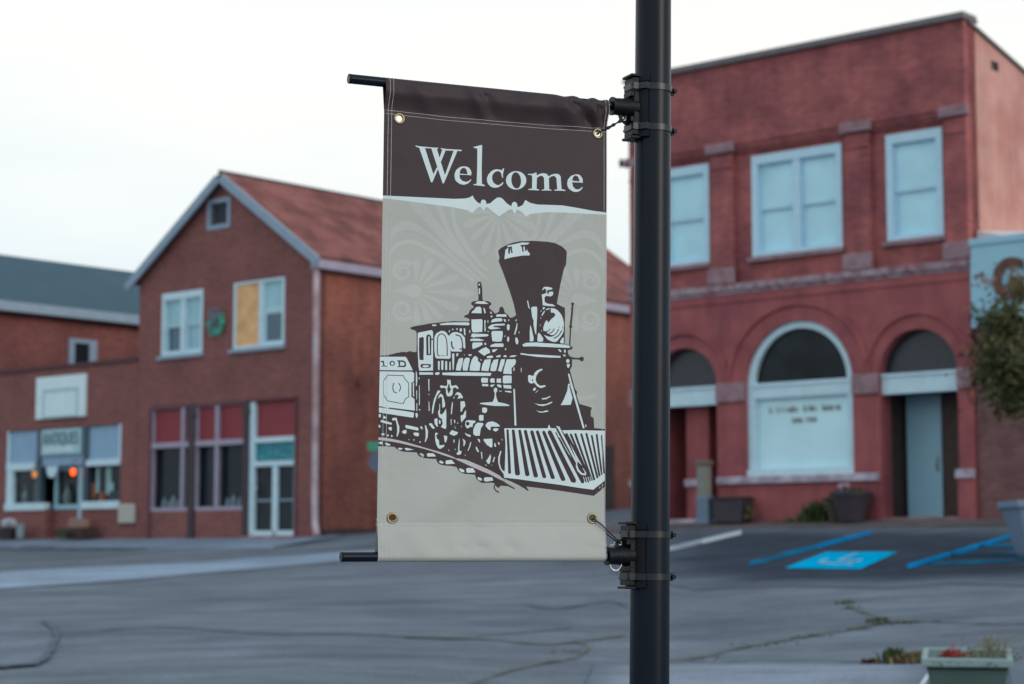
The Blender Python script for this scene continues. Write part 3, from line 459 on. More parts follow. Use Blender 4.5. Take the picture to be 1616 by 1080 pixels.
# big arched shop window
aw=archiv('arched_window',-.625,5.35,1.17,1.345,.08,.3,mt=white_frame)
MB().box(-1.97,-1.8,.08,.3,3.38,5.35).build('jamb',white_frame,aw); MB().box(.55,.72,.08,.3,3.38,5.35).build('jamb',white_frame,aw)
MB().box(-1.8,.55,.1,.3,5.05,5.38).box(-1.84,.6,.07,.1,5.3,5.36).build('transom',white_frame,aw)
MB().box(-1.97,.72,.02,.3,3.36,3.5).build('sill',white_frame,aw)
m=MB(); m.prism([(-.625+1.18*math.cos(math.pi*i/24),5.38+1.15*math.sin(math.pi*i/24)) for i in range(25)],.2,.22); m.build('fanlight_pane',black_glass,aw)
pn=MB().box(-1.8,.55,.22,.25,3.5,5.05).build('sign_panel',panel_m,aw)
ms=MB(); frame(ms,-1.8,.55,3.5,5.05,.04,.17,.22); ms.build('panel_bead',white_frame,aw)
gold=mat('dark gilt lettering',srgb(92,84,78),.5,.1,5)
m=MB(); random.seed(11)
def scribble(mb,x0,x1,z,h,y,words):
    n=sum(words)+len(words)-1; cw=(x1-x0)/n; x=x0
    for wl in words:
        for i in range(wl):
            hh=h*(1.0 if (i==0 or random.random()<.3) else .72); a=x+cw*.08; b=x+cw*.88; s=cw*.26; t=random.choice('nouei')
            mb.box(a,a+s,y-.006,y,z,z+hh)
            if t in 'nou': mb.box(b-s,b,y-.006,y,z,z+h*.72)
            if t in 'noe': mb.box(a+s,b-s,y-.006,y,z+h*.56,z+h*.72)
            if t in 'oue': mb.box(a+s,b-s,y-.006,y,z,z+h*.16)
            x+=cw
        x+=cw
scribble(m,-1.52,.3,4.72,.15,.22,[2,9,6,7]); scribble(m,-.92,-.3,4.49,.13,.22,[4,4]); m.build('lettering',gold,pn)
# doorways under the side arches
def doorway(x0,x1,label_dark,left):
    d=MB().box(x0-.02,x1+.02,.1,.32,4.98,5.4).box(x0,x1,.06,.1,5.34,5.4).build('doorway',white_frame,rb)
    xc=(x0+x1)/2; r=(x1-x0)/2
    MB().prism([(xc+(r+.03)*math.cos(math.pi*i/20),5.4+.9*math.sin(math.pi*i/20)) for i in range(21)],.26,.28).build('fanlight_pane',lace,d)
    MB().box(x0-.2,x0-.0,.45,1.6,2.2,5.2).box(x1,x1+.2,.45,1.6,2.2,5.2).build('side_wall',brown_wood if not left else red_smooth,d)
    MB().box(x0-.2,x1+.2,.45,1.7,5.0,5.1).build('soffit',brown_wood,d)
    if not left:
        MB().box(x0+.87,x1+.1,1.02,1.1,2.3,5.0).build('side_panel',brown_wood,d)
        dd=MB().box(x0+.06,x0+.87,.98,1.05,2.42,5.0).build('door',door_blue,d)
        MB().tube([(x0+.78,.95,3.4),(x0+.78,.92,3.55),(x0+.78,.95,3.7)],.015).build('handle',brass,dd)
        MB().box(x0,x1,.0,1.4,2.2,2.44).build('step',stone,d)
    else:
        MB().box(x0-.1,x0+1.05,1.3,1.4,2.3,5.0).build('brick_panel',brick_orange,d)
        dd=MB().box(x0+1.45,x1+.1,1.1,1.2,2.4,5.0).build('door',trim_dark,d)
        MB().tube([(x0+1.5,1.08,3.4),(x0+1.5,1.05,3.55),(x0+1.5,1.08,3.7)],.015).build('handle',brass,dd)
        MB().box(x0+.62,x0+1.23,.5,1.0,2.1,5.0).build('inner_pier',red_smooth,d); MB().box(x0+.58,x0+1.27,.44,.5,3.2,3.36).build('pier_band',stone_pale,d)
        MB().box(x0,x1,.0,1.4,2.2,2.46).build('step',stone_pale,d)
doorway(1.36,3.16,'',False); doorway(-4.55,-2.74,'',True)
# side wall with sloping parapet, back and roof
m=MB(); H=[rect(1.17,1.5,11.72,11.92)]
prof=[(.16,1.9),(16,1.9),(16,9.6),(12,9.9),(6,11.1),(.52,12.42),(.16,12.5)]
vs,fs=cdt_polys([prof]+H); k=0
for f in fs:
    cx=sum(vs[i].x for i in f)/3; cy=sum(vs[i].y for i in f)/3
    if not inpoly(cx,cy,prof) or inpoly(cx,cy,H[0]): continue
    m.add([(X1-.02,vs[i].x,vs[i].y) for i in f],[(0,1,2)])
MB_=m; m.build('side_wall',salmon,rb); MB().box(X1-.09,X1-.06,1.05,1.9,11.6,12.05).build('wall_hole',iron,rb)
m=MB(); n=len(prof)
for i in range(1,6):
    (a,b),(c,d)=prof[i],prof[i+1]
    m.add([(X1-.3,a,b),(X1+.04,a,b),(X1+.04,c,d),(X1-.3,c,d),(X1-.3,a,b+.07),(X1+.04,a,b+.07),(X1+.04,c,d+.07),(X1-.3,c,d+.07)],[(4,5,6,7),(1,2,6,5),(0,4,7,3),(0,1,5,4),(3,7,6,2)])
m.build('side_coping',coping_m,rb)
m=MB(); m.box(X0,X1-.3,.5,16,9.2,9.3).box(X0,X1-.03,15.8,16,1.9,9.6); m.box(X0,X0+.3,.5,15.8,1.9,11.0); m.build('roof_and_back',brick_back,rb)
MB().tube([(X0+.02,-.1,10.62),(X0-.1,-.14,10.66)],.03,6).box(X0-.16,X0-.08,-.18,-.1,10.58,10.76).build('lamp_bracket',iron,rb)

# ================================================================= neighbour with pale blue sign band
nb=root('corner_shop',6.4,0,2.2,'dark brown brick shop with pale blue sign band, right of the red building','building')
m=MB(); m.box(X1+.02,11.5,.1,10,1.8,6.2).build('wall',brick_brown,nb)
sb=MB().box(X1+.04,11.5,-.05,.1,6.2,8.0).box(X1+.04,11.5,-.09,-.05,7.86,7.98).build('sign_band',mat('pale blue sign board',srgb(150,196,214),.5,.05,2),nb)
MB().box(X1+.03,11.5,.1,10,6.2,8.0).build('upper_wall',brick_brown,nb)
MB().add([(X1+.02,.3,8.0),(X1+.8,.3,8.0),(X1+.02,1.6,8.5),(X1+.02,.3,8.22),(X1+.02,6,8.9),(X1+.3,6,8.0)],[(0,1,3),(1,5,4,3),(0,3,4)]).build('flashing',mat('white flashing',srgb(210,205,205),.6,.05,3),nb)
def text_part(name,txt,size,x,y,z,m,par,depth=.02,width=None,bold=0.0):
    c=bpy.data.curves.new(name,'FONT'); c.body=txt; c.size=size; c.extrude=depth/2; c.offset=bold; c.align_x='CENTER'
    o=bpy.data.objects.new(name+'_tmp',c); COL.objects.link(o); bpy.context.view_layer.update()
    me=bpy.data.meshes.new_from_object(o.evaluated_get(bpy.context.evaluated_depsgraph_get())); COL.objects.unlink(o); bpy.data.objects.remove(o)
    off=OFF[par.name]; xs=[v.co.x for v in me.vertices]; s=(width/(max(xs)-min(xs))) if width else 1
    for v in me.vertices: a,b,cc=v.co; v.co=(a*s+x-off[0],y-cc-off[1],b+z-off[2])
    me.flip_normals(); me.materials.clear(); me.materials.append(m); me.name=name
    t=bpy.data.objects.new(name,me); COL.objects.link(t); t.parent=par; OFF[t.name]=off; return t
text_part('letter','G',1.1,4.4,-.1,6.74,mat('brown sign letter',srgb(96,54,34),.5,.25,3,c2=srgb(36,36,60),c2scale=1.2,c2amt=.8),nb,.06,width=.66,bold=.035)

# ================================================================= gable building
gb=root('gable_building',-19.3,0,2.1,'two storey brick building with rusty gable roof and boarded upper window','building')
GX0,GX1=-23.02,-15.62; GM=(GX0+GX1)/2; ZE_,ZA=9.6,12.15; GL=16.4
wA=(-22.0,-20.2,7.26,9.06); wB=(-18.88,-16.82,7.25,9.09); vent=(-20.06,-19.08,10.68,11.55)
st=[[(-22.36,2.87),(-20.7,2.87),(-20.7,2.1),(-20.4,2.1),(-20.4,2.87),(-18.4,2.87),(-18.4,2.1),(-16.3,2.1),(-16.3,5.82),(-22.36,5.82)]]
m=MB(); wall(m,[(GX0,1.8),(GX1,1.8),(GX1,ZE_),(GM,ZA),(GX0,ZE_)],[rect(*wA),rect(*wB),rect(*vent)]+st,0,.35); m.build('front_wall',brick_dark,gb)
m=MB(); m.box(GX1-.02,GX1,.02,GL,1.8,ZE_)
m.v=[(x,y,z) for x,y,z in m.v]; sw=m.build('side_wall',brick_orange,gb)
MB().box(GX1,GX1+.02,11.6,12.7,2.8,5.0).build('side_door',mat('dark side door',srgb(48,34,36),.6,.2,5),sw)
MB().box(GX1,GX1+.06,.3,7.0,1.9,2.34).build('stone_footing',mat('dark stone footing',srgb(74,62,66),.9,.25,5,bump=.5,bscale=10),sw)
MB().tube([(GX1,1.6,6.3),(GX1+.12,1.6,6.3)],.09,10).build('vent_pipe',brick_orange,sw)
MB().box(GX0+.01,GX0+.3,.36,GL,1.8,ZE_).build('side_wall',brick_dark,gb)
m=MB(); m.prism([(GX0,1.8),(GX1-.03,1.8),(GX1-.03,ZE_),(GM,ZA),(GX0,ZE_)],GL-.2,GL); m.build('back_wall',brick_dark,gb)
def slope(mb,xa,za,xb,zb,y0,y1,t):
    L=math.hypot(xb-xa,zb-za); nx,nz=-(zb-za)/L*t,(xb-xa)/L*t
    if nz<0: nx,nz=-nx,-nz
    mb.prism([(xa,za),(xb,zb),(xb+nx,zb+nz),(xa+nx,za+nz)],y0,y1)
sl=(ZA-ZE_)/(GX1-GM)
m=MB(); o_=.25
slope(m,GM,ZA,GX1+o_,ZE_-o_*sl,-.2,GL+.2,.08); slope(m,GM,ZA,GX0-o_,ZE_-o_*sl,-.2,GL+.2,.08); rf=m.build('roof',roof_rust,gb)
m=MB(); slope(m,GM,ZA-.2,GX1+o_,ZE_-o_*sl-.2,-.27,-.2,.25); slope(m,GM,ZA-.2,GX0-o_,ZE_-o_*sl-.2,-.27,-.2,.25); m.build('bargeboard',trim_grey,gb)
MB().box(GX1+.0,GX1+.3,-.2,GL+.2,ZE_-.42,ZE_-.22).box(GX1,GX1+.24,-.2,GL+.2,ZE_-.22,ZE_-.16).build('gutter',trim_lilac,gb)
MB().tube([(GM,-.24,ZA+.1),(GM,GL+.2,ZA+.1)],.05,6).build('ridge_cap',trim_dark,rf)
# downspout
MB().tube([(GX1+.1,-.08,ZE_-.42),(GX1+.1,-.08,8.6),(GX1+.1,-.06,5.4),(GX1+.1,-.06,3.2),(GX1+.16,-.1,2.5),(GX1+.34,-.2,2.15)],.085,8).build('downspout',mat('chipped pale downspout',srgb(182,168,178),.5,.2,3,c2=srgb(150,110,110),c2scale=1.4,c2amt=.6),gb)
# vent
v=MB(); frame(v,*vent,.13,-.03,.12); v=v.build('attic_vent',trim_grey,gb)
m=MB()
for i in range(8): m.box(vent[0]+.12,vent[1]-.12,.06,.12,vent[2]+.13+i*.115,vent[2]+.2+i*.115)
m.build('louvre',trim_dark,v); MB().box(vent[0],vent[1],.14,.16,vent[2],vent[3]).build('backing',iron,v)
sash_window(gb,*wA,.1,4,white_frame,[aqua_glass,shade_glass,aqua_glass,aqua_glass],sill=trim_grey,mull=True,fw=.1)
# boarded window
bw=MB(); frame(bw,*wB,.09,-.02,.14,wb=.08,wt=.06); bw.box(-17.86,-17.7,0,.14,wB[2]+.08,wB[3]-.06); bw=bw.build('window',white_frame,gb)
MB().box(wB[0]+.09,-17.86,.02,.05,wB[2]+.08,wB[3]-.06).build('plywood_sheet',ply,bw)
zm=8.22
s=MB(); frame(s,-17.7,wB[1]-.09,zm,wB[3]-.06,.05,.05,.1); frame(s,-17.7,wB[1]-.09,wB[2]+.08,zm,.07,.07,.12); s.build('sash',white_frame,bw)
MB().box(-17.65,wB[1]-.13,.08,.1,zm+.05,wB[3]-.1).build('pane',aqua_glass,bw); MB().box(-17.63,wB[1]-.15,.1,.12,wB[2]+.14,zm-.06).build('pane',shade_glass,bw)
MB().box(wB[0]-.12,wB[1]+.06,-.1,.1,wB[2]-.1,wB[2]).build('sill',trim_grey,bw)
# storefront
sf=MB().box(-22.42,-22.34,-.04,.12,2.1,5.82).box(-16.34,-16.28,-.04,.12,2.1,5.82).box(-22.34,-16.34,-.03,.12,5.78,5.84).build('storefront',mat('maroon storefront frame',srgb(96,48,58),.6,.1,4),gb)
for a,b in ((-20.67,-20.42),(-18.38,-18.17)):
    MB().box(a,b,-.05,.24,1.9,5.8).box(a-.03,b+.03,-.08,.2,5.45,5.57).box(a-.02,b+.02,-.08,.2,1.9,2.2).build('iron_column',iron,sf)
def bay(x0,x1,mu):
    MB().box(x0,x1,.1,.14,4.8,5.78).build('transom_panel',panel_red,sf)
    g=MB(); frame(g,x0-.0,x1,2.87,5.78,.05,.0,.12,wb=.1,wt=.02); g.box(x0,x1,-.02,.12,4.65,4.8)
    for u in mu: g.box(u-.065,u+.065,.0,.1,2.95,5.77)
    g.build('window_frame',trim_lilac if x0<-18.2 else white_frame,sf)
bay(-22.34,-20.67,(-20.99,)); bay(-20.42,-18.38,(-19.54,))
MB().box(-22.34,-20.67,.2,.22,2.92,4.7).build('pane',dark_glass,sf); MB().box(-20.42,-18.38,.2,.22,2.92,4.7).build('pane',dark_glass,sf)
MB().box(-22.34,-20.67,.03,.15,1.9,2.85).box(-20.42,-18.38,.03,.15,1.9,2.85).build('bulkhead',brick_orange if False else brick_dark,sf)
# display goods seen dimly in the window
for x,s in ((-21.9,1),(-21.7,.7),(-21.5,1.2),(-21.3,.8),(-19.2,.8),(-18.95,1.1),(-18.7,.9)): MB().lathe([(0,0),(.08*s,.0),(.1*s,.1*s),(.06*s,.22*s),(.02,.3*s),(0,.3*s)],10,(x,.16,2.97)).build('display_jar',mat('pale display wares',srgb(110,128,136),.6,.2,8),sf,smooth=True)
# door
MB().box(-17.96,-16.34,.1,.14,4.8,5.78).build('transom_panel',panel_red,sf)
d=MB(); d.box(-18.17,-17.97,.0,.14,2.15,5.78).box(-16.42,-16.34,.02,.14,2.15,4.8).box(-17.98,-16.42,.0,.14,4.66,4.8).box(-17.98,-16.42,.0,.14,4.02,4.16).box(-17.26,-17.06,.02,.14,2.15,4.02).box(-17.98,-16.42,.02,.14,2.13,2.3); d=d.build('door',white_frame,sf)
MB().box(-17.98,-16.42,.08,.12,4.18,4.66).build('transom_sign',teal,d)
MB().box(-17.98,-17.26,.1,.12,2.3,4.02).build('pane',dark_glass,d); MB().box(-17.06,-16.42,.1,.12,2.3,4.02).build('pane',dark_glass,d)
MB().box(-17.98,-17.26,.05,.1,3.08,3.13).box(-17.06,-16.42,.05,.1,3.08,3.13).build('push_bar',trim_grey,d)
MB().tube([(-17.86,.0,3.2),(-17.86,-.04,3.35),(-17.86,.0,3.5)],.02,6).build('handle',wire_m,d)
m=MB()
for x in (-17.75,-17.45,-17.15,-16.9,-16.65): m.box(x-.07,x+.07,.07,.08,4.3+.08*math.sin(x*5),4.36+.08*math.sin(x*5))
m.build('lettering',mat('pale teal lettering',srgb(90,160,176),.5,.1,4),d)
MB().box(-18.2,-16.2,-.25,.02,2.0,2.16).build('door_step',stone,sf)
# dim room behind glass
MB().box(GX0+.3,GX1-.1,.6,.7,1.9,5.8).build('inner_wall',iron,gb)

# ================================================================= single storey antique shop
sh=root('antique_shop',-27,0,2.1,'single storey dark brick antique shop with grey blue transom and lit lanterns','building')
SX0,SX1=-33.5,-23.04
op=[rect(-29.35,-23.75,3.1,5.4)]
m=MB(); wall(m,[(SX0,1.8),(SX1,1.8),(SX1,7.2),(SX0,7.2)],[[(-29.35,3.02),(-27.3,3.02),(-27.3,2.15),(-25.55,2.15),(-25.55,3.02),(-23.75,3.02),(-23.75,5.42),(-29.35,5.42)]],0,.35); m.build('front_wall',brick_dark,sh)
MB().box(SX0,SX1,-.05,.4,7.2,7.32).build('coping',mat('dark red coping',srgb(82,52,56),.8,.1,4),sh)
MB().box(SX0,SX1,.35,5.0,6.6,6.7).box(SX0,SX1,4.8,5.0,1.8,6.6).box(SX0,SX0+.2,.36,4.8,1.8,6.6).build('roof_and_back',brick_back,sh)
for a,b in ((-29.35,-27.85),(-25.35,-23.75)): MB().box(a,b,.08,.14,4.42,5.42).build('transom_panel',panel_grey,sh)
MB().box(-27.62,-25.55,.06,.12,4.3,5.42).build('transom_panel',panel_grey,sh)
for a,b in ((-27.85,-27.62),(-25.55,-25.35)): MB().box(a,b,.02,.2,2.15,5.42).build('iron_column',mat('slate blue column',srgb(56,78,92),.5,.1,4),sh)
f1=MB(); f1.box(-29.35,-29.02,.0,.15,3.0,4.4).box(-29.35,-27.85,-.02,.15,4.2,4.42).box(-29.35,-27.3,-.06,.15,2.98,3.2).box(-29.35,-29.28,.0,.1,4.42,5.42); f1=f1.build('window',white_frame,sh)
MB().box(-29.02,-27.85,.12,.14,3.2,4.2).build('pane',dark_glass,f1)
f2=MB(); f2.box(-25.35,-23.75,-.02,.15,4.24,4.42).box(-25.5,-23.75,-.06,.15,2.98,3.2).box(-23.84,-23.75,.0,.1,4.42,5.42); f2=f2.build('window',white_frame,sh)
MB().box(-25.35,-23.75,.2,.22,3.2,4.24).build('pane',dark_glass,f2)
MB().box(-25.1,-24.95,.17,.19,3.45,4.2).box(-24.62,-24.4,.17,.19,3.4,4.2).box(-24.4,-24.28,.17,.19,3.45,3.75).build('hanging_cloth',mat('pale hanging cloth',srgb(140,176,176),.8,.15,5),f2)
MB().box(-25.3,-25.12,.17,.19,3.3,3.75).lathe([(0,0),(.12,0),(.1,.25),(0,.3)],10,(-24.8,.2,3.2)).build('display_vase',mat('rust coloured wares',srgb(150,80,50),.6,.2,5),f2)
MB().box(-24.45,-23.95,.17,.19,3.2,3.5).build('display_chest',mat('navy chest',srgb(40,48,64),.6,.1,5),f2)
MB().box(-28.0,-27.86,.08,.1,3.2,3.8).lathe([(0,0),(.1,0),(.13,.2),(.05,.4),(.09,.55),(0,.6)],10,(-28.5,.13,3.2)).build('display_vase',mat('dim glassware',srgb(90,112,110),.5,.3,7),f1)
dr=MB().box(-26.0,-25.56,.2,.3,2.2,4.3).box(-27.3,-27.18,.3,.4,3.0,4.3).box(-27.18,-26.0,.3,.4,4.16,4.3).box(-27.3,-26.0,.26,.4,3.0,3.14).build('entry_window',mat('pale aqua door frame',srgb(150,190,204),.5,.08,4),sh); MB().box(-27.3,-26.0,.3,.4,2.1,3.0).build('bulkhead',brick_dark,dr); MB().lathe([(0,0),(.12,0),(.16,.25),(.06,.5),(.1,.6),(0,.62)],12,(-26.7,.36,3.14)).build('display_jar',mat('dim glassware',srgb(90,112,110),.5,.3,7),dr,smooth=True)
MB().box(-27.18,-26.0,.42,.44,3.1,4.2).build('pane',dark_glass,dr)
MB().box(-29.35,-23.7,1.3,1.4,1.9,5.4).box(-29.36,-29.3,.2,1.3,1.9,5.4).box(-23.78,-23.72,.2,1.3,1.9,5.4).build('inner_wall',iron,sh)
sg=MB().box(-27.55,-25.62,-.04,.02,4.62,5.38).build('sign_board',mat('pale aqua sign board',srgb(160,198,208),.55,.1,5),sh)
text_part('lettering','ANTIQUES',.52,-26.6,-.05,4.93,mat('dark green lettering',srgb(60,84,92),.5,.2,6),sg,.01,width=1.75)
MB().box(-27.4,-25.95,-.055,-.04,4.68,4.86).build('name_strip',mat('white strip',srgb(190,218,224),.5,.05,5),sg)
MB().prism([(-27.3,4.28),(-26.75,4.28),(-26.82,4.05),(-26.95,3.95),(-27.12,3.95),(-27.24,4.05)],-.02,.02).build('hanging_sign',white_frame,sh)
bs=MB().box(-27.82,-25.4,-.08,.0,5.72,6.98).build('wall_sign',mat('white signboard',srgb(214,236,240),.5,.04,3),sh)
m=MB(); frame(m,-27.45,-25.72,5.72,6.6,.07,-.1,-.08); m.build('sign_moulding',mat('soft blue moulding',srgb(168,196,208),.5,.04,3),bs)
MB().box(-23.68,-22.98+.0,-.12,.0,2.55,3.1).build('meter_box',mat('beige meter box',srgb(176,176,168),.6,.06,6),sh,bevel=.03)
lan=None
for i,(x,z,c,e) in enumerate(((-27.62,4.05,(1,.36,.08),.45),(-25.72,4.07,(1,.1,.01),2.2))):
    l=root('lantern',x,-.2,z,['dim amber lantern hanging left of the antique shop door','bright orange red lantern hanging right of the antique shop door'][i],'lantern','lanterns by the antique shop door')
    MB().lathe([(.0,.11),(.045,.1),(.07,.06),(.082,0),(.07,-.06),(.045,-.1),(0,-.11)],14,(x,-.2,z)).build('lamp_shade',mat('lantern glow %s'%'ab'[i],(c[0]*.5,c[1]*.6,c[2],1),.5,0,emit=c,estr=e),l,smooth=True)
    MB().tube([(x,-.2,z+.15),(x,-.2,z+.36),(x,.02,z+.36)],.012,6).lathe([(0,.2),(.05,.18),(.06,.15),(0,.15)],10,(x,-.2,z)).build('hook',iron,l)

# ================================================================= long grey roofed building behind
yo=7.0
g2=root('long_building',-29,8,2.2,'long brick building with blue grey metal roof behind the antique shop','building')
def sideX(px,py):   # x of the plane running into the block, seen at px for depth 66
    P=EYE+ray(px,py)*66.0; L=STI@P; return L
LX=sideX(0,472).x; LY=sideX(0,472).y
def sidep(px,py):
    d=STI.to_3x3()@ray(px,py); o=STI@EYE; t=(LX-o.x)/d.x; return o+d*t
ez=sidep(100,489).z; wz=sidep(129,556)
MB().box(LX-8,LX,LY-2,LY+14,.9,ez).build('wall',brick_back,g2)
rp=sidep(100,400)
m=MB()
a=(LX+.35,ez-.05); b=(LX-4.2,ez+2.35)
# ridge height chosen so the roof plane rises to it
m.prism([(a[0],a[1]),(b[0],b[1]),(b[0]-4.2,a[1]),(b[0]-4.2,a[1]-.1),(a[0],a[1]-.1)],LY-2.3,LY+14); m.build('roof',roof_grey,g2)
MB().box(LX+.3,LX+.5,LY-2.3,LY+14,ez-.3,ez+.02).build('gutter',trim_grey,g2); MB().box(LX+.0,LX+.3,LY-2.3,LY+14,ez-.32,ez-.24).build('soffit',trim_dark,g2)
p0=sidep(107,556); p1=sidep(151,556); zt=sidep(129,536).z; zb=sidep(129,578).z
w=MB().box(LX,LX+.08,p0.y,p0.y+(p1.y-p0.y)*.2,zb,zt).box(LX,LX+.08,p1.y-(p1.y-p0.y)*.27,p1.y,zb,zt).box(LX,LX+.08,p0.y+(p1.y-p0.y)*.2,p1.y-(p1.y-p0.y)*.27,zt-.14,zt).build('window',trim_grey,g2)
MB().box(LX,LX+.03,p0.y+(p1.y-p0.y)*.2,p1.y-(p1.y-p0.y)*.27,zb,zt-.14).build('pane',dark_glass,w)
print('LX',LX,LY,ez,rp, 'win',p0,p1,zt,zb)
# wreath between the upper windows
wr=root('wreath',-19.55,-.06,8.02,'green wreath with grey bow hanging between the upper windows','wreath')
m=MB(); random.seed(5)
for i in range(420):
    a=random.uniform(0,2*math.pi); rr=.25+random.gauss(0,.055); s=.05
    c=Vector((-19.55+rr*math.cos(a),-.08+random.uniform(-.06,.04),8.02+rr*math.sin(a))); d=Vector((random.gauss(0,1),random.gauss(0,1),random.gauss(0,1))).normalized()*s; e=d.orthogonal().normalized()*s*.4
    m.add([c-d,c+e,c+d,c-e],[(0,1,2,3)])
m.lathe([(.2,-.04),(.27,-.04),(.27,.03),(.2,.03)],24,(0,0,0),Matrix.Translation((-19.55,-.06,8.02))@Matrix.Rotation(R(90),4,'X'))
m.build('evergreen_ring',mat('teal green garland',srgb(100,196,178),.7,.35,9),wr)
m=MB()
for sx in (-1,1):
    m.tube([(-19.6,-.16,8.28),(-19.55+sx*.1,-.18,8.44),(-19.55+sx*.2,-.16,8.38),(-19.55+sx*.12,-.18,8.16),(-19.6,-.16,8.28)],.035,6); m.tube([(-19.6,-.16,8.28),(-19.55+sx*.08,-.17,8.0),(-19.55+sx*.12,-.16,7.86)],[.03,.03,.02],6)
m.build('bow',mat('grey ribbon',srgb(120,122,138),.6,.15,9),wr)
# ================================================================= ground
ASP=srgb(99,107,117)
def asphalt(name,dark,c,c2,fade=None):
    m=mat(name,c,.92,.10,.35,spec=.12,c2=c2,c2scale=.22,c2amt=.6,bump=.3,bscale=30)
    nt=m.node_tree;N=nt.nodes;L=nt.links;b=N['Principled BSDF']
    src=b.inputs['Base Color'].links[0].from_socket
    tc=N.new('ShaderNodeTexCoord'); n=N.new('ShaderNodeTexNoise'); n.inputs['Scale'].default_value=28; n.inputs['Detail'].default_value=3; L.new(tc.outputs['Object'],n.inputs['Vector'])
    mp=N.new('ShaderNodeMapping'); mp.inputs['Rotation'].default_value=(0,0,-.6); mp.inputs['Scale'].default_value=(.45,1.3,1); L.new(tc.outputs['Object'],mp.inputs[0])
    n2=N.new('ShaderNodeTexNoise'); n2.inputs['Scale'].default_value=.9; n2.inputs['Detail'].default_value=7; n2.inputs['Roughness'].default_value=.65; L.new(mp.outputs[0],n2.inputs['Vector'])
    n4=N.new('ShaderNodeTexNoise'); n4.inputs['Scale'].default_value=2.6; n4.inputs['Detail'].default_value=8; n4.inputs['Roughness'].default_value=.75; L.new(mp.outputs[0],n4.inputs['Vector'])
    for nn,a in ((n,.20),(n2,.30),(n4,.22)):
        r=N.new('ShaderNodeMapRange'); r.inputs[1].default_value=.3; r.inputs[2].default_value=.7; r.inputs[3].default_value=1-a; r.inputs[4].default_value=1+a; L.new(nn.outputs['Fac'],r.inputs[0])
        x=N.new('ShaderNodeMixRGB'); x.blend_type='MULTIPLY'; x.inputs[0].default_value=1; L.new(src,x.inputs[1]); L.new(r.outputs[0],x.inputs[2]); src=x.outputs[0]
    if fade is not None:      # worn edge: the newer surface breaks up into the old one over the last metre or two
        at=N.new('ShaderNodeAttribute'); at.attribute_name='edge'
        n3=N.new('ShaderNodeTexNoise'); n3.inputs['Scale'].default_value=1.1; n3.inputs['Detail'].default_value=6; n3.inputs['Roughness'].default_value=.7; L.new(mp.outputs[0],n3.inputs['Vector'])
        m1=N.new('ShaderNodeMath'); m1.operation='MULTIPLY_ADD'; L.new(n3.outputs['Fac'],m1.inputs[0]); m1.inputs[1].default_value=2.2*fade[1]; L.new(at.outputs['Fac'],m1.inputs[2])
        r=N.new('ShaderNodeMapRange'); r.inputs[1].default_value=1.1*fade[1]; r.inputs[2].default_value=2.1*fade[1]; L.new(m1.outputs[0],r.inputs[0])
        x=N.new('ShaderNodeMixRGB'); L.new(r.outputs[0],x.inputs[0]); x.inputs[1].default_value=fade[0]; L.new(src,x.inputs[2]); src=x.outputs[0]
    L.new(src,b.inputs['Base Color']); return m
asph=asphalt('worn grey asphalt',0,srgb(108,115,123),srgb(90,97,106))
def axis(lo,hi,seg):
    out=[]; x=lo
    while x<hi-1e-6: out.append(x); x+=[s for l,s in seg if x>=l-1e-6][-1]
    return out+[hi]
xs=axis(-400,400,[(-400,60),(-100,10),(-36,.75),(30,10),(100,60)])
ys=axis(-60,900,[(-60,10),(0,.75),(75,15),(150,75)])
vs=[(x,y,terr(x,y)) for y in ys for x in xs]; nx=len(xs)
fs=[(j*nx+i,j*nx+i+1,(j+1)*nx+i+1,(j+1)*nx+i) for j in range(len(ys)-1) for i in range(nx-1)]
g=MB(); g.add(vs,fs); go=g.build('ground',asph,smooth=True); tag(go,'worn grey asphalt street rising towards the shops','street',kind='structure')
def sheet(name,poly,m,label,lift=.02,ground=True,step=.75,px=True):
    P=[]
    n=len(poly)
    for i in range(n):
        a=poly[i]; b=poly[(i+1)%n]
        for k in range(6): P.append((a[0]+(b[0]-a[0])*k/6,a[1]+(b[1]-a[1])*k/6))
    W=[gnd(*p) for p in P] if px else [Vector((p[0],p[1],0)) for p in P]
    poly2=[(w.x,w.y) for w in W]
    x0,x1=min(p[0] for p in poly2),max(p[0] for p in poly2); y0,y1=min(p[1] for p in poly2),max(p[1] for p in poly2)
    ex=[]
    if x1-x0>step or y1-y0>step:
        x=math.ceil(x0/step)*step
        while x<x1: ex.append(((x,y0-.1),(x,y1+.1))); x+=step
        y=math.ceil(y0/step)*step
        while y<y1: ex.append(((x0-.1,y),(x1+.1,y))); y+=step
    vs,fs=cdt_polys([poly2],ex)
    m_=MB(); m_.v=[(v.x,v.y,terr(v.x,v.y)+lift) for v in vs]
    for f in fs:
        cx=sum(vs[i].x for i in f)/3; cy=sum(vs[i].y for i in f)/3
        if inpoly(cx,cy,poly2):
            a=(vs[f[1]]-vs[f[0]]).cross(vs[f[2]]-vs[f[0]]); m_.f.append(tuple(f) if a>0 else tuple(f[::-1]))
    o=m_.build(name,m); tag(o,label,'marking',kind='structure')
    def ed(v):
        d=9
        for i in range(len(poly2)):
            ax_,ay_=poly2[i];bx_,by_=poly2[(i+1)%len(poly2)];dx=bx_-ax_;dy=by_-ay_;t=max(0,min(1,((v[0]-ax_)*dx+(v[1]-ay_)*dy)/(dx*dx+dy*dy+1e-9)));d=min(d,math.hypot(v[0]-ax_-dx*t,v[1]-ay_-dy*t))
        return d
    at=o.data.attributes.new('edge','FLOAT','POINT'); at.data.foreach_set('value',[ed(v) for v in m_.v]); return o
dark_asph=asphalt('newer dark asphalt',1,srgb(58,66,77),srgb(43,50,62),(ASP,1.6))
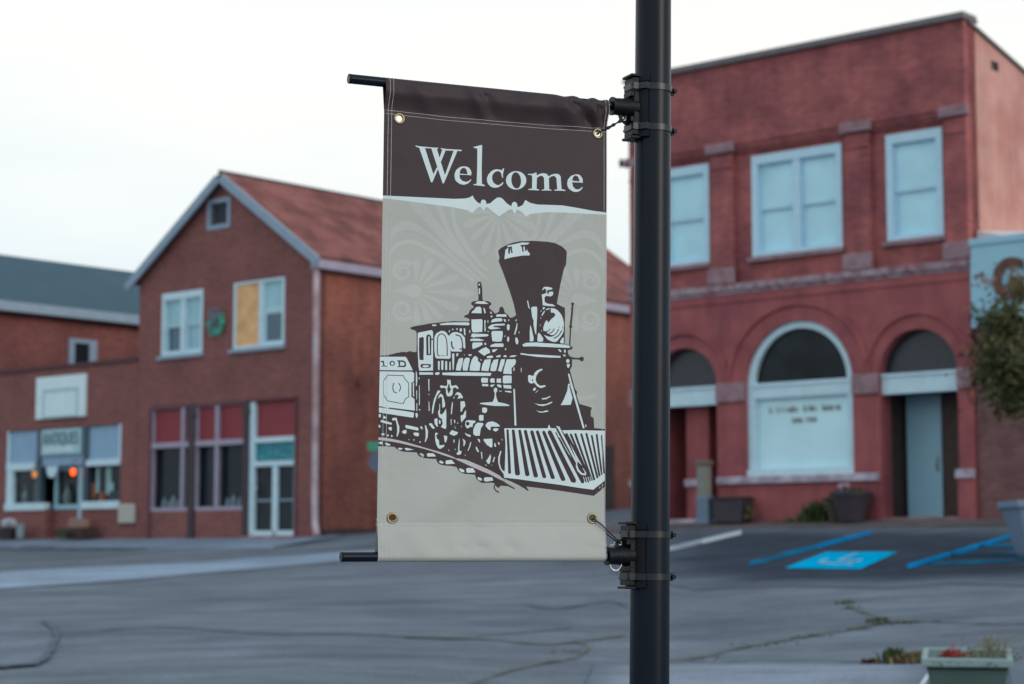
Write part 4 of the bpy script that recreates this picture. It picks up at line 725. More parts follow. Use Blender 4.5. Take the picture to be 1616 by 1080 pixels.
sheet('parking_lot',[(960,903),(1000,868),(1040,838),(1120,834),(1300,832.5),(1560,834),(1700,834),(1800,905),(1640,922),(1616,926),(1500,922),(1400,930),(1250,926),(1100,932),(1040,922)],dark_asph,'darker asphalt of the parking bays before the red building',.012)
paleconc=asphalt('pale concrete paving',2,srgb(132,140,150),srgb(106,114,125),(ASP,.35))
sheet('gutter_strip',[(-60,905),(200,893),(420,880),(600,867),(700,862),(700,872),(600,882),(400,900),(200,918),(0,932),(-60,934)],asphalt('pale concrete gutter',3,srgb(140,155,170),srgb(124,138,153),(ASP,.7)),'paler concrete strip crossing the street on the left',.014)
sheet('old_patch',[(-40,978),(66,980),(82,992),(88,1008),(82,1028),(68,1046),(40,1053),(-40,1056)],asphalt('old patched asphalt',4,srgb(114,122,131),srgb(98,106,116),(ASP,.12)),'lighter asphalt patch at the left edge',.014)
sheet('near_pavement',[(940,1049),(1200,1048),(1478,1049),(1468,1079),(1440,1140),(900,1140)],paleconc,'pale worn concrete pavement at the bottom of the view',.02)
sheet('near_pavement',[(1590,1022),(1700,1024),(1760,1140),(1600,1140)],paleconc,'pale concrete right of the sage green planter',.02)
bl2=mat('deep blue line paint',srgb(0,132,184),1,.16,2.5,spec=0,c2=srgb(20,96,136),c2scale=3,c2amt=.7)
wl=mat('faded white road paint',srgb(168,176,184),.8,.2,3,c2=srgb(80,86,96),c2scale=2.2,c2amt=.75)
wl2=mat('white road paint',srgb(190,196,200),.8,.1,3)
bl=mat('bright blue road paint',srgb(0,170,214),1,.14,2.5,spec=0,c2=srgb(0,146,194),c2scale=1.5,c2amt=.4)
blf=mat('faded blue road paint',srgb(24,112,146),1,.2,2.5,spec=0,c2=srgb(56,74,92),c2scale=1.3,c2amt=.95)
def line(name,x0,y0,x1,y1,w0,w1,m,label,lift=.026): return sheet(name,[(x0,y0-w0/2),(x1,y1-w1/2),(x1,y1+w1/2),(x0,y0+w0/2)],m,label,lift,step=.5)
line('parking_line',960,890.8,1108,856.5,8,7,wl,'faded left part of the white parking line'); line('parking_line',1108,856.5,1170,842,7,6.5,wl2,'crisp end of the white parking line')
line('parking_line',1182,893,1290,864,8,8,blf,'faded end of the blue parking line left of the symbol'); line('parking_line',1290,864,1376,842,7,5.5,bl2,'bright far end of the blue parking line')
line('parking_line',1432,897,1602,846,8,5.5,bl2,'blue parking line right of the wheelchair symbol square')
for i,(a,b,c,d) in enumerate(((1470,893,1650,884),(1500,878,1650,873),(1545,864,1650,862))): line('hatch_line',a,b,c,d,5,4,blf,'worn blue hatching stripe, %s in the access aisle'%['nearest','middle','farthest'][i])
line('kerb_line',1476,1052,1452,1090,9,13,wl2,'short white line beside the sage planter')
sheet('symbol_square',[(1238,899),(1304,873.5),(1417,873.5),(1358,900.5)],bl,'bright blue square of the disabled bay',.026)
# white wheelchair symbol, worn
sy=[]
def symp(u,v): # u along width, v along depth in the square
    a=Vector((1238+(1358-1238)*u,899+1.5*u)); b=Vector((1304+(1417-1304)*u,873.5)); p=a*(1-v)+b*v; return (p.x,p.y)
wsy=mat('worn white symbol paint',srgb(150,200,215),.8,.2,4,c2=srgb(0,140,198),c2scale=5,c2amt=.85)
sheet('wheelchair_symbol',[symp(.5+.28*math.cos(t)*(1),.45+.22*math.sin(t)) for t in [math.radians(a) for a in range(150,400,20)]]+[symp(.5+.2*math.cos(t),.45+.15*math.sin(t)) for t in [math.radians(a) for a in range(390,140,-20)]],wsy,'worn white wheel ring painted on the blue square',.034,step=.3)
sheet('wheelchair_symbol',[symp(.44,.45),(symp(.44,.78)),symp(.5,.82),symp(.5,.5),symp(.7,.5),symp(.78,.2),symp(.72,.18),symp(.64,.43),symp(.5,.43)],wsy,'worn white seated figure painted on the blue square',.034,step=.3)
sheet('wheelchair_symbol',[symp(.47+.05*math.cos(t),.9+.05*math.sin(t)) for t in [math.radians(a) for a in range(0,360,30)]],wsy,'worn white head dot painted on the blue square',.034,step=.3)
crf=mat('faint hairline crack',srgb(84,92,104),.9,.2,6); crk=mat('tar filled crack',srgb(74,84,96),.9,.2,6); crg=mat('dirt filled crack',srgb(94,98,88),.95,.3,6)
def crack(pts,w,m,label,seed=1):
    random.seed(seed); P=smooth(pts,5); up=[];dn=[]
    for i,(x,y) in enumerate(P):
        a=P[max(i-1,0)];b=P[min(i+1,len(P)-1)];L=math.hypot(b[0]-a[0],b[1]-a[1]);n=(-(b[1]-a[1])/L,(b[0]-a[0])/L); ww=w*(.6+.8*random.random())/2
        j=random.uniform(-1,1)*w*.35; wy=ww*(.55 if abs(n[1])>.7 else 1)
        up.append((x+n[0]*(ww+j),y+n[1]*(wy+j*.5)));dn.append((x-n[0]*(ww-j),y-n[1]*(wy-j*.5)))
    W=[gnd(*p,.03) for p in up+dn[::-1]]; k=len(up); m_=MB(); m_.v=[tuple(w_) for w_ in W]; m_.f=[(i,i+1,2*k-2-i,2*k-1-i) for i in range(k-1)]
    # face upward
    o=m_.build('pavement_crack',m); bm=bmesh.new(); bm.from_mesh(o.data); 
    for f in bm.faces:
        if f.normal.z<0: f.normal_flip()
    bm.to_mesh(o.data); bm.free(); tag(o,label,'crack',kind='structure')
crack([(68,983),(84,995),(88,1010),(80,1030),(68,1046),(40,1053),(-10,1056)],7,crk,'curved tar seam round the patch at the left edge',2)
crack([(160,996),(260,990),(420,1001),(560,1000),(640,1006),(760,1004),(900,992)],1.8,crf,'long faint crack across the middle of the street',3)
crack([(640,1008),(760,1010),(860,1018),(930,1012),(985,1004)],3,crg,'wavering dirt filled crack under the banner',4)
crack([(740,1082),(800,1062),(860,1048),(905,1040),(928,1022),(900,1012)],4,crg,'hooked dirt filled crack left of the pole',5)
crack([(1000,1044),(1060,1044),(1100,1040),(1160,1026),(1230,1013),(1290,1003),(1340,995),(1392,985),(1450,982)],3.6,crg,'weedy crack running to the right of the pole',6)
crack([(1330,950),(1345,960),(1362,968),(1392,976),(1420,982)],3.4,crg,'short weedy crack branching towards the parking bays',7)
crack([(1450,982),(1500,983),(1560,986),(1640,985)],3,crk,'thin dark crack at the right edge',8)
crack([(1000,1049),(1130,1048),(1260,1047),(1380,1049),(1480,1050)],3.5,crk,'dark joint between asphalt and near pavement',9)
crack([(830,955),(880,962),(960,950),(990,960)],2.4,crf,'short dark crack behind the pole',10)
# pavement in front of the left shops with kerb
side_m=asphalt('pavement concrete',5,srgb(128,141,156),srgb(112,124,138))
def slab(name,x0,x1,q1,m,label,drop,lift=.0):
    M_=MB(); n=24; vs=[]
    for i in range(n+1):
        x=x0+(x1-x0)*i/n
        for q,dz in ((-.6,.0),(0,.0),(q1,None),(q1+.02,'b')):
            P=STREET@Vector((x,-q,0)); t=terr(P.x,P.y)
            dr_=drop if drop<.05 or x1>-19 else .02+(drop-.02)*min(1,max(0,(x1-x)/7))
            z=t+.02 if dz==0 else (t+dr_ if dz is None else t-.05)
            vs.append((P.x,P.y,z+lift))
    fs=[]
    for i in range(n):
        for k in range(3): fs.append((i*4+k,(i+1)*4+k,(i+1)*4+k+1,i*4+k+1))
    M_.add(vs,[f[::-1] for f in fs]); o=M_.build(name,m); tag(o,label,'pavement',kind='structure'); return o
slab('sidewalk',-42,-20.3,2.3,side_m,'pale pavement with kerb before the antique shop',.15)
slab('sidewalk',-20.3,-14.6,2.3,side_m,'pavement dropping to street level before the glazed door',.02)
slab('sidewalk',-5.6,12,1.15,mat('reddish dirty pavement',srgb(96,86,88),.9,.2,1.5,c2=srgb(70,72,66),c2scale=.8,c2amt=.6),'dirty reddish pavement before the red building',.05)
P0=[STREET@Vector(p) for p in ((-42,-2.31,0),(-20.3,-2.31,0))]
# weeds
def tuft(mb,P,n,h,sp,seed):
    random.seed(seed)
    for i in range(n):
        b=P+Vector((random.gauss(0,sp),random.gauss(0,sp*.6),0)); b.z=terr(b.x,b.y); a=random.uniform(0,6.28); hh=h*random.uniform(.4,1); w=.006+.01*random.random()+h*.04
        d=Vector((math.cos(a),math.sin(a),0)); e=Vector((-d.y,d.x,0))*w; t=b+d*hh*random.uniform(.1,.7)+Vector((0,0,hh)); m_=b+d*hh*.2+Vector((0,0,hh*.6))
        mb.add([b-e,b+e,m_+e,m_-e,t],[(0,1,2,3),(3,2,4)])
weed=mat('weed green',srgb(66,80,44),.8,.3,6); weed2=mat('dry weed',srgb(112,106,72),.85,.3,6); weedr=mat('rusty weed',srgb(92,56,48),.85,.3,6)
m=MB(); k=0
for (x,y,n,h,sp) in ((1385,984,90,.08,.06),(1336,953,36,.06,.05),(1345,961,20,.04,.06),(1440,983,24,.035,.15),(1352,994,24,.035,.1),(1270,1006,24,.03,.15),(1200,1019,24,.03,.2),(905,1030,24,.03,.12),(1080,1042,18,.02,.3)):
    tuft(m,gnd(x,y),n,h,sp,k); k+=1
w=m.build('crack_weeds',weed); tag(w,'low green weeds growing along the pavement crack right of the pole','weeds',kind='stuff')
m=MB()
for (x,y,n,h,sp) in ((1408,1049,120,.17,.05),(1412,1049,90,.2,.035)): tuft(m,gnd(x,y),n,h,sp,k); k+=1
w=m.build('weed_clump',weed); tag(w,'upright green weed clump left of the sage green planter','weed')
m=MB()
for (x,y,n,h,sp) in ((1438,1049,200,.14,.11),(1454,1048,140,.15,.06)): tuft(m,gnd(x,y),n,h,sp,k); k+=1
w=m.build('weed_clump',weed2); tag(w,'dry yellowish grass clump touching the sage green planter','weed')
m=MB()
for (x,y,n,h,sp) in ((1432,1050,160,.07,.08),): tuft(m,gnd(x,y),n,h,sp,k); k+=1
w=m.build('weed_clump',weedr); tag(w,'low reddish weed clump at the pavement joint beside the dry grass','weed')
m=MB(); tuft(m,gnd(1374,1050),110,.08,.035,k); k+=1
w=m.build('weed_clump',weedr); tag(w,'small lone reddish weed, leftmost by the pavement joint','weed')
def sp(x,y): return (STREET@Vector((x,y,0)))
m=MB()
for x,n,h in ((-.1,90,.55),(-.35,50,.3),(-.8,40,.12),(.05,40,.4)):
    P=sp(x,-.2); tuft(m,P,n,h,.14,k); k+=1
w=m.build('wall_weeds',weed); tag(w,'dark green weeds growing at the foot of the red wall','weeds',kind='stuff')

# ================================================================= pots and small things by the walls
def zt(x,y): P=sp(x,y); return terr(P.x,P.y)
def pot(x,y,r0,r1,h,m_,label,name='plant_pot',cat='plant pot',grp=None,z=None):
    z=zt(x,y)+.04 if z is None else z; r=root(name,x,y,z,label,cat,grp)
    MB().lathe([(0,0),(r0,0),(r1,h*.86),(r1*1.08,h*.87),(r1*1.08,h),(r1*.94,h),(r1*.9,h*.86),(0,h*.84)],20,(x,y,z)).build('pot',m_,r)
    MB().lathe([(0,h*.88),(r1*.9,h*.87)],20,(x,y,z)).build('soil',soil,r); return r,z+h*.86
def leaves(par,name,c,rx,rz,n,s,m_,seed,flat=.5,mx=STREET):
    random.seed(seed); q=MB()
    for i in range(n):
        a=random.uniform(0,6.28); u=random.random()**.5; ph=random.uniform(-.2,1)
        p=Vector(c)+Vector((rx*u*math.cos(a),rx*u*math.sin(a),rz*ph*(1-u*.5)))
        d=Vector((random.gauss(0,1),random.gauss(0,1),random.gauss(0,flat))).normalized()*s*random.uniform(.6,1.3); e=d.cross(Vector((random.gauss(0,1),random.gauss(0,1),random.gauss(0,1)))).normalized()*s*.45
        q.add([p-d,p+e,p+d,p-e],[(0,1,2,3)])
    return q.build(name,m_,par)
r,z=pot(.93,-.45,.27,.4,.62,pot_dark,'round dark pot with pinkish white flowers beside the right doorway')
leaves(r,'foliage',(.93,-.45,z),.35,.25,150,.06,weed,21); leaves(r,'flowers',(.8,-.5,z+.1),.14,.22,120,.05,mat('pinkish white petals',srgb(190,160,180),.7,.15,8),22)
r,z=pot(.5,-.4,.12,.18,.3,mat('olive pot',srgb(66,60,54),.8,.2,6),'small olive pot left of the round dark pot'); leaves(r,'foliage',(.5,-.4,z),.22,.45,160,.06,weed,23)
zb=zt(-2.05,-.4)+.04
t=root('trough_planter',-2.05,-.4,zb,'long dark trough at the foot of the red wall beside the left doorway','planter')
m=MB(); m.prism([(-2.42,zb),(-1.72,zb),(-1.66,zb+.5),(-2.48,zb+.5)],-.62,-.2); m.build('trough',pot_dark,t,bevel=.02)
MB().box(-2.5,-1.64,-.64,-.18,zb+.5,zb+.55).build('rim',mat('dark trough rim',srgb(38,38,44),.7,.1,5),t); MB().box(-2.46,-1.68,-.6,-.22,zb+.53,zb+.56).build('soil',soil,t)
leaves(t,'foliage',(-1.72,-.4,zb+.15),.16,.3,120,.07,weed2,24)
zb=zt(-2.68,-.55)+.04
b=root('marker_post',-2.68,-.55,zb,'short square post with pale upper half and blue grey base by the left doorway','post')
MB().box(-2.84,-2.56,-.68,-.42,zb,zb+.62).build('base',conc_blue,b,bevel=.02); MB().box(-2.82,-2.6,-.66,-.44,zb+.62,zb+1.28).build('shaft',mat('pale cream paint',srgb(128,130,122),.7,.12,4),b); MB().box(-2.86,-2.56,-.7,-.4,zb+1.28,zb+1.4).build('cap',mat('brown cap',srgb(110,94,88),.7,.15,4),b,bevel=.02)
# by the antique shop
zs=zt(-28.3,-.5)+.1
r,z=pot(-28.35,-.55,.2,.28,.34,pot_dark,'dark pot holding a white ball of flowers under the antique shop window',z=zs); leaves(r,'flowers',(-28.35,-.55,z+.12),.2,.22,260,.07,mat('white petals',srgb(206,212,220),.7,.05,8),31,1)
c=root('storage_box',-29.0,-.5,zs,'low grey blue box at the far left under the window','box'); MB().box(-29.35,-28.72,-.75,-.25,zs,zs+.22).build('body',conc_blue,c,bevel=.02); MB().box(-29.38,-28.69,-.78,-.22,zs+.22,zs+.27).build('lid',trim_grey,c,bevel=.01)
c=root('milk_can',-27.75,-.55,zs,'pale metal milk can beside the dark iron column','can'); MB().lathe([(0,0),(.13,0),(.14,.3),(.08,.42),(.08,.46),(.11,.5),(.0,.51)],18,(-27.75,-.55,zs)).build('body',mat('dull galvanised metal',srgb(120,134,142),.5,.1,6,metal=.3),c,smooth=True); MB().tube([(-27.9,-.55,zs+.34),(-27.95,-.55,zs+.4),(-27.88,-.55,zs+.44)],.012,6).tube([(-27.6,-.55,zs+.34),(-27.55,-.55,zs+.4),(-27.62,-.55,zs+.44)],.012,6).build('handle',wire_m,c)
c=root('wooden_crate',-24.95,-.5,zs,'brown wooden crate topped by a pale stone under the right shop window','crate')
m=MB()
for k in range(3): m.box(-25.5,-24.5,-.78,-.75,zs+.03+k*.1,zs+.11+k*.1).box(-25.5,-24.5,-.27,-.24,zs+.03+k*.1,zs+.11+k*.1).box(-25.5,-25.47,-.75,-.27,zs+.03+k*.1,zs+.11+k*.1).box(-24.53,-24.5,-.75,-.27,zs+.03+k*.1,zs+.11+k*.1)
for x in (-25.5,-24.54): m.box(x,x+.04,-.8,-.78,zs,zs+.34)
m.box(-25.47,-24.53,-.75,-.27,zs,zs+.03); m.build('crate_slats',mat('dark crate wood',srgb(66,52,48),.85,.2,6),c)
b=root('carved_stone',-24.95,-.5,zs+.05,'pale pinkish stone block resting in the brown wooden crate','stone'); MB().prism([(-25.3,zs+.05),(-24.65,zs+.05),(-24.62,zs+.42),(-24.72,zs+.56),(-25.2,zs+.6),(-25.32,zs+.46)],-.66,-.36).build('block',mat('pinkish sandstone',srgb(146,114,106),.85,.15,6,bump=.4,bscale=16),b,bevel=.04)
r,z=pot(-25.1,-1.0,.12,.17,.16,mat('mossy pot',srgb(76,78,72),.85,.2,6),'small mossy pot in front of the brown crate',z=zs); leaves(r,'foliage',(-25.1,-1.0,z),.22,.16,120,.06,weed,33)

# ================================================================= sage green planter, near right
pc=gnd(1535,1105); Yp=17.2
a=ray(1464,1040); bq=ray(1605,1040); PL=EYE+a*(Yp/a.y); PR=EYE+bq*(Yp/bq.y); cx=(PL.x+PR.x)/2; W_=(PR.x-PL.x)
zg=terr(cx,Yp); rz=(EYE+ray(1535,1037)*(Yp/ray(1535,1037).y)).z
pl=empty('planter_box',(cx,Yp+.2,zg)); OFF[pl.name]=(cx,Yp+.2,zg); tag(pl,'sage green rectangular planter with pale rim and red flowers, bottom right','planter')
m=MB(); D=.42; hw=W_/2
def taper(mb,hw0,hw1,d0,d1,z0,z1,cy):
    mb.add([(cx-hw0,cy-d0,z0),(cx+hw0,cy-d0,z0),(cx+hw0,cy+d0,z0),(cx-hw0,cy+d0,z0),(cx-hw1,cy-d1,z1),(cx+hw1,cy-d1,z1),(cx+hw1,cy+d1,z1),(cx-hw1,cy+d1,z1)],[(0,3,2,1),(0,1,5,4),(1,2,6,5),(2,3,7,6),(3,0,4,7)])
cy=Yp+.38
DP=.38
taper(m,hw*.74,hw*.9,DP*.7,DP*.86,zg-.05,rz-.06,cy); 
for k in range(4): zz=zg+.1+k*.09; f_=.74+.16*(zz-zg)/(rz-zg); taper(m,hw*f_+.008,hw*f_+.008,DP*(.7+.16*(zz-zg)/(rz-zg))+.008,DP*(.7+.16*(zz-zg)/(rz-zg))+.008,zz,zz+.02,cy)
m.build('body',green_pl,pl)
m=MB(); m.box(cx-hw,cx+hw,cy-DP,cy-DP+.05,rz-.07,rz).box(cx-hw,cx+hw,cy+DP-.05,cy+DP,rz-.07,rz).box(cx-hw,cx-hw+.05,cy-DP+.05,cy+DP-.05,rz-.07,rz).box(cx+hw-.05,cx+hw,cy-DP+.05,cy+DP-.05,rz-.07,rz); m.build('rim',rim_pl,pl,bevel=.008)
MB().box(cx-hw+.05,cx+hw-.05,cy-DP+.05,cy+DP-.05,rz-.1,rz-.055).build('soil',mat('dark green planter soil',srgb(44,58,54),.9,.3,12),pl)
leaves(pl,'red_flowers',(cx-hw*.32,cy,rz-.06),.11,.13,260,.022,mat('deep red petals',srgb(150,34,36),.6,.25,14),41,1,None)
leaves(pl,'foliage',(cx+hw*.05,cy,rz-.06),.5,.07,160,.02,weed,42,1,None)
m=MB(); random.seed(9)
for i in range(90):
    b=Vector((cx+hw*.55+random.gauss(0,.12),cy+random.gauss(0,.06),rz-.06)); h=random.uniform(.05,.22); a=random.uniform(0,6.28); t=b+Vector((math.cos(a)*.08,math.sin(a)*.04,h)); m.tube([b,(b+t)/2+Vector((0,0,.02)),t],.002,3)
    e=Vector((.009,0,.004)); f=Vector((0,.004,.01)); m.add([t-e,t+f,t+e,t-f],[(0,1,2,3)])
m.build('dry_stems',weed2,pl)
leaves(pl,'orange_flowers',(cx+hw*.13,cy,rz-.05),.03,.12,40,.018,mat('orange brown petals',srgb(130,88,62),.7,.2,14),43,1,None)

pl.rotation_euler=(math.atan(.08),0,-.228)
# ================================================================= concrete planter and tree at the right edge
Yt=31.5; a=ray(1590,790); px_=EYE+a*(Yt/a.y); cxp=px_.x+.76; zg=terr(cxp,Yt); rz=px_.z
tp=empty('concrete_planter',(cxp,Yt+.6,zg)); OFF[tp.name]=(cxp,Yt+.6,zg); tag(tp,'large tapered pale blue grey planter at the right edge of the lot','planter')
m=MB(); H_=rz-zg
def sq(hw,z): return [(cxp-hw,Yt+.6-hw,z),(cxp+hw,Yt+.6-hw,z),(cxp+hw,Yt+.6+hw,z),(cxp-hw,Yt+.6+hw,z)]
L_=[sq(.36,zg+.06),sq(.40,zg+.12),sq(.58,rz-.12),sq(.63,rz-.11),sq(.63,rz),sq(.55,rz),sq(.54,rz-.1)]
v_=[p for l in L_ for p in l]; f_=[(i*4+k,i*4+(k+1)%4,i*4+4+(k+1)%4,i*4+4+k) for i in range(len(L_)-1) for k in range(4)]
m.add(v_,f_); m.build('body',conc_blue,tp,bevel=.02); MB().add(sq(.55,rz-.08),[(0,1,2,3)]).build('soil',soil,tp)
m=MB(); m.box(cxp-.3,cxp+.3,Yt+.3,Yt+.9,zg-.05,zg+.06).build('foot',iron,tp)
leaves(tp,'ground_cover',(cxp-.1,Yt+.5,rz-.06),.45,.14,200,.05,weed2,51,1,None)
# tree
tz=zg; tb=Vector((cxp+.25,Yt+.6,rz-.12))
tr=empty('street_tree',tb); OFF[tr.name]=tuple(tb); tag(tr,'small tree with green and rust tinged leaves hanging in at the right edge','tree')
random.seed(12); m=MB(); bark=mat('grey brown bark',srgb(78,68,62),.9,.25,8,bump=.5,bscale=20)
zmin_=(EYE+ray(1600,640)*((Yt+.5)/ray(1600,640).y)).z; top=tb+Vector((.12,.05,2.15)); m.tube([tb,tb+Vector((.03,0,1.1)),top],[.075,.062,.05],10)
tips=[]
for i in range(15):
    a=i*2.4+random.uniform(-.3,.3); el=random.uniform(.1,1.1); L=random.uniform(.8,1.35); s=top-Vector((0,0,random.uniform(0,.3)))
    d=Vector((math.cos(a)*math.cos(el),math.sin(a)*math.cos(el),math.sin(el))); p1=s+d*L*.5; p2=s+d*L+Vector((0,0,-.12)); m.tube([s,p1,p2],[.032,.02,.008],6); tips+= [p1,p2,(p1+p2)/2]
    for j in range(3):
        q=p1+(p2-p1)*random.random(); e=q+Vector((random.gauss(0,.3),random.gauss(0,.3),random.gauss(-.05,.25))); m.tube([q,e],[.012,.004],5); tips.append(e)
m.build('trunk',bark,tr,smooth=True)
lg=mat('olive green leaves',srgb(74,82,54),.8,.4,2.5,spec=.2,c2=srgb(104,96,62),c2scale=4,c2amt=.7); lr=mat('rust tinged leaves',srgb(132,84,64),.7,.3,3,c2=srgb(96,92,60),c2scale=4,c2amt=.6)
def tuftleaf(mb,c,n,rad,s):
    for i in range(n):
        p=c+Vector((random.gauss(0,rad),random.gauss(0,rad),random.gauss(0,rad*.8))); d=Vector((random.gauss(0,1),random.gauss(0,1),random.gauss(-.5,.7))).normalized()*s*random.uniform(.6,1.3); e=d.cross(Vector((random.gauss(0,1),random.gauss(0,1),random.gauss(0,1)))).normalized()*s*.38
        mb.add([p-d,p-d*.2+e,p+d,p-d*.2-e],[(0,1,2,3)])
m=MB(); m2=MB(); zmin=tb.z+.95
tips=[t for t in tips if t.z>zmin_+.12]
for t in tips:
    tuftleaf(m,t,120,.17,.065); 
    if random.random()<.35: tuftleaf(m2,t+Vector((-.05,-.1,.1)),22,.13,.05)
for (px,py,n) in ((1590,500,260),(1570,520,200),(1560,500,120),(1600,560,240),(1575,570,170),(1610,520,200),(1585,620,130),(1605,640,110),(1568,545,150),(1550,555,60),(1612,460,120),(1600,600,150),(1590,648,50)):
    r_=ray(px,py); c=EYE+r_*((Yt+.45+random.uniform(-.3,.5))/r_.y); tuftleaf(m,c,int(n*1.35),.15,.065)
    e=top+(c-top)*.1; tb_=MB()
for (px,py,n) in ((1565,445,26),(1551,436,22),(1545,440,14),(1575,425,16),(1535,560,12),(1522,548,10),(1600,430,30),(1590,455,36),(1527,490,8)):
    r_=ray(px,py); c=EYE+r_*((Yt+.4)/r_.y); tuftleaf(m2,c,n,.06,.045)
m.build('crown',lg,tr); m2.build('rust_leaves',lr,tr)
m=MB()
for (px,py) in ((1548,437),(1530,553),(1560,500),(1555,560),(1585,625),(1575,470)):
    r_=ray(px,py); c=EYE+r_*((Yt+.4)/r_.y); mid=(c+top)/2+Vector((0,0,.12)); m.tube([top-Vector((0,0,.1)),mid,c],[.02,.012,.004],5)
m.build('branches',bark,tr)

# ================================================================= street sign seen left of the banner
Ys=44.0; a=ray(600,700); c=EYE+a*(Ys/a.y); zg=terr(c.x,Ys)
ss=empty('street_sign',(c.x,Ys,zg)); OFF[ss.name]=(c.x,Ys,zg); tag(ss,'street sign post with green name blade and grey sign back, left of the banner','street sign')
def zpx(y): r_=ray(597,y); return (EYE+r_*(Ys/r_.y)).z
MB().tube([(c.x,Ys,zg),(c.x,Ys,zpx(696))],.03,8).build('post',trim_grey,ss)
MB().box(c.x-.27,c.x+.3,Ys-.06,Ys-.03,zpx(712),zpx(698)).build('name_blade',mat('green sign face',srgb(40,138,112),.5,.05,3),ss)
oc=[(c.x-.02+.24*math.cos(R(22.5+45*i)),zpx(729)+.24*math.sin(R(22.5+45*i))) for i in range(8)]
MB().prism(oc,Ys-.07,Ys-.06).build('sign_back',mat('dull blue grey sign back',srgb(74,88,112),.5,.08,3),ss)

kerb_shade_m=asphalt('painted kerb shade',6,srgb(64,74,86),srgb(54,62,74),(ASP,.12))  # dark strip at the kerb foot: shade of the kerb face put into colour
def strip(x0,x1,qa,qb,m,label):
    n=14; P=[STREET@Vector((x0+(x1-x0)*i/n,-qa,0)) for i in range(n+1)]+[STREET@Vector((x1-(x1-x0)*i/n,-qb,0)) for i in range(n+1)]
    return sheet('kerb_shade',[(p.x,p.y) for p in P],m,label,.018,px=False)
strip(-40,-19.5,2.31,2.95,kerb_shade_m,'dark strip painting in the shaded kerb face before the antique shop')
# ================================================================= lamp post, brackets and banner
BX=Vector((math.sin(R(67.5)),math.cos(R(67.5)),0)); BN=Vector((BX.y,-BX.x,0))   # banner direction (towards the post) and the face it shows
Rr=.0165
Dm=6.3
Pm=EYE+ray(783,500)*(Dm/ray(783,500).y)
def bp(px,py,n=0.0):          # point of the artwork laid on the banner's own plane: distance along it and height
    d=ray(px,py); t=((Pm+BN*n-EYE).dot(BN))/d.dot(BN); P=EYE+d*t; return ((P-Pm).dot(BX),P.z)
def W3(u,z,n=0.0): return Vector((Pm.x,Pm.y,0))+BX*u+BN*n+Vector((0,0,z))
TL_,TR_,BR_,BL_=bp(609.3,121,Rr),bp(960,156,Rr),bp(957,886.5,Rr),bp(596.5,887,Rr)
print('banner',TL_,TR_,BL_,BR_)
def ztop(u): return TL_[1]+(TR_[1]-TL_[1])*(u-TL_[0])/(TR_[0]-TL_[0])
def zbot(u): return BL_[1]+(BR_[1]-BL_[1])*(u-BL_[0])/(BR_[0]-BL_[0])
def gs(x,s): return math.exp(-.5*(x/s)**2)
HEM=.113; HEMB=.123
U0,U1=TL_[0],TR_[0]
def disp(u,z):
    dt=ztop(u)-z; db=z-zbot(u)
    n=0.002
    if dt<Rr: n=math.sqrt(max(0,Rr*Rr-(Rr-max(dt,0))**2)) if dt>0 else 0.0
    elif dt<HEM: t=(dt-Rr)/(HEM-Rr); b_=max(0,min(1,(t-.28)/.66)); n=.0015+(Rr+.003*math.sin(math.pi*min(t/.6,1))-.0015)*(1-b_*b_*(3-2*b_))
    if db<Rr: n=math.sqrt(max(0,Rr*Rr-(Rr-max(db,0))**2)) if db>0 else 0.0
    elif db<HEMB: t=(db-Rr)/(HEMB-Rr); n=.0015+(Rr-.0015)*(1-t)**.62
    s=(u-U0)/(U1-U0)
    # folds of the top pocket
    if dt<HEM and dt>0:
        e=math.sin(math.pi*min(1,max(0,dt/HEM)))**.8
        for s0,k,a,w in ((.16,.55,.0035,.030),(.40,.5,.0045,.022),(.455,.5,-.003,.02),(.62,-.5,.0035,.05),(.80,.6,.006,.035),(.885,.8,-.006,.02),(.93,.55,.007,.016),(.965,.1,-.005,.012)):
            n+=2.1*a*e*gs((s-s0)-(dt/HEM-.5)*k*.14,w)
    if dt<.06 and s>.78 and dt>0:
        n+=.004*math.sin((s-.78)*90)*math.sin(math.pi*dt/.06)
    if db<HEMB and db>0:
        e=math.sin(math.pi*db/HEMB)
        n+=e*(.0022*math.sin(s*41+1.2)*gs(db-.045,.03)+.002*math.sin(s*17)+.0015*gs(s-.2,.1))
    for s0,w_ in ((.34,.012),(.43,.02),(.555,.012),(.69,.011),(.80,.016),(.93,.012)): n-=.0035*gs(s-s0,w_)*gs(db-.046,.009)
    # slow sag of the vinyl between the rods
    H=ztop(u)-zbot(u); v=dt/H
    n+=.010*gs(s-.30,.13)*gs(v-.86+.3*(s-.3),.035)*1 -.006*gs(s-.42,.10)*gs(v-.90,.05)+.003*math.sin(s*7+v*5)*math.sin(math.pi*v)+.004*gs(s-.83,.12)*gs(v-.2,.1)-.004*gs(s-.62,.2)*gs(v-.84,.06)
    for d_ in (dt,db):
        if 0<d_<2*Rr: n=max(n,math.sqrt(max(0,Rr*Rr-(Rr-d_)**2))+.0006)
    return max(n,.0004) if dt>0 and db>0 else n
def edge_dz(u,z):     # bunched cloth along the rod near the post
    s=(u-U0)/(U1-U0); dt=ztop(u)-z
    if s>.76 and dt<.05:
        k=(1-dt/.05); return -k*(.004*gs(s-.80,.018)-.002*gs(s-.845,.02)+.010*gs(s-.893,.018)-.003*gs(s-.93,.016)+.006*gs(s-.968,.012))
    return 0
polys=[(c,[bp(x,y,0.004) for x,y in P]) for c,P in ART]
BASE=[TL_,BL_,BR_,TR_]
GR=[bp(630.3,187.3,.004),bp(943.1,211,.004),bp(619.4,818.3,.004),bp(935.1,818.3,.004)]
GRr=[.0185,.0178,.0185,.0180]
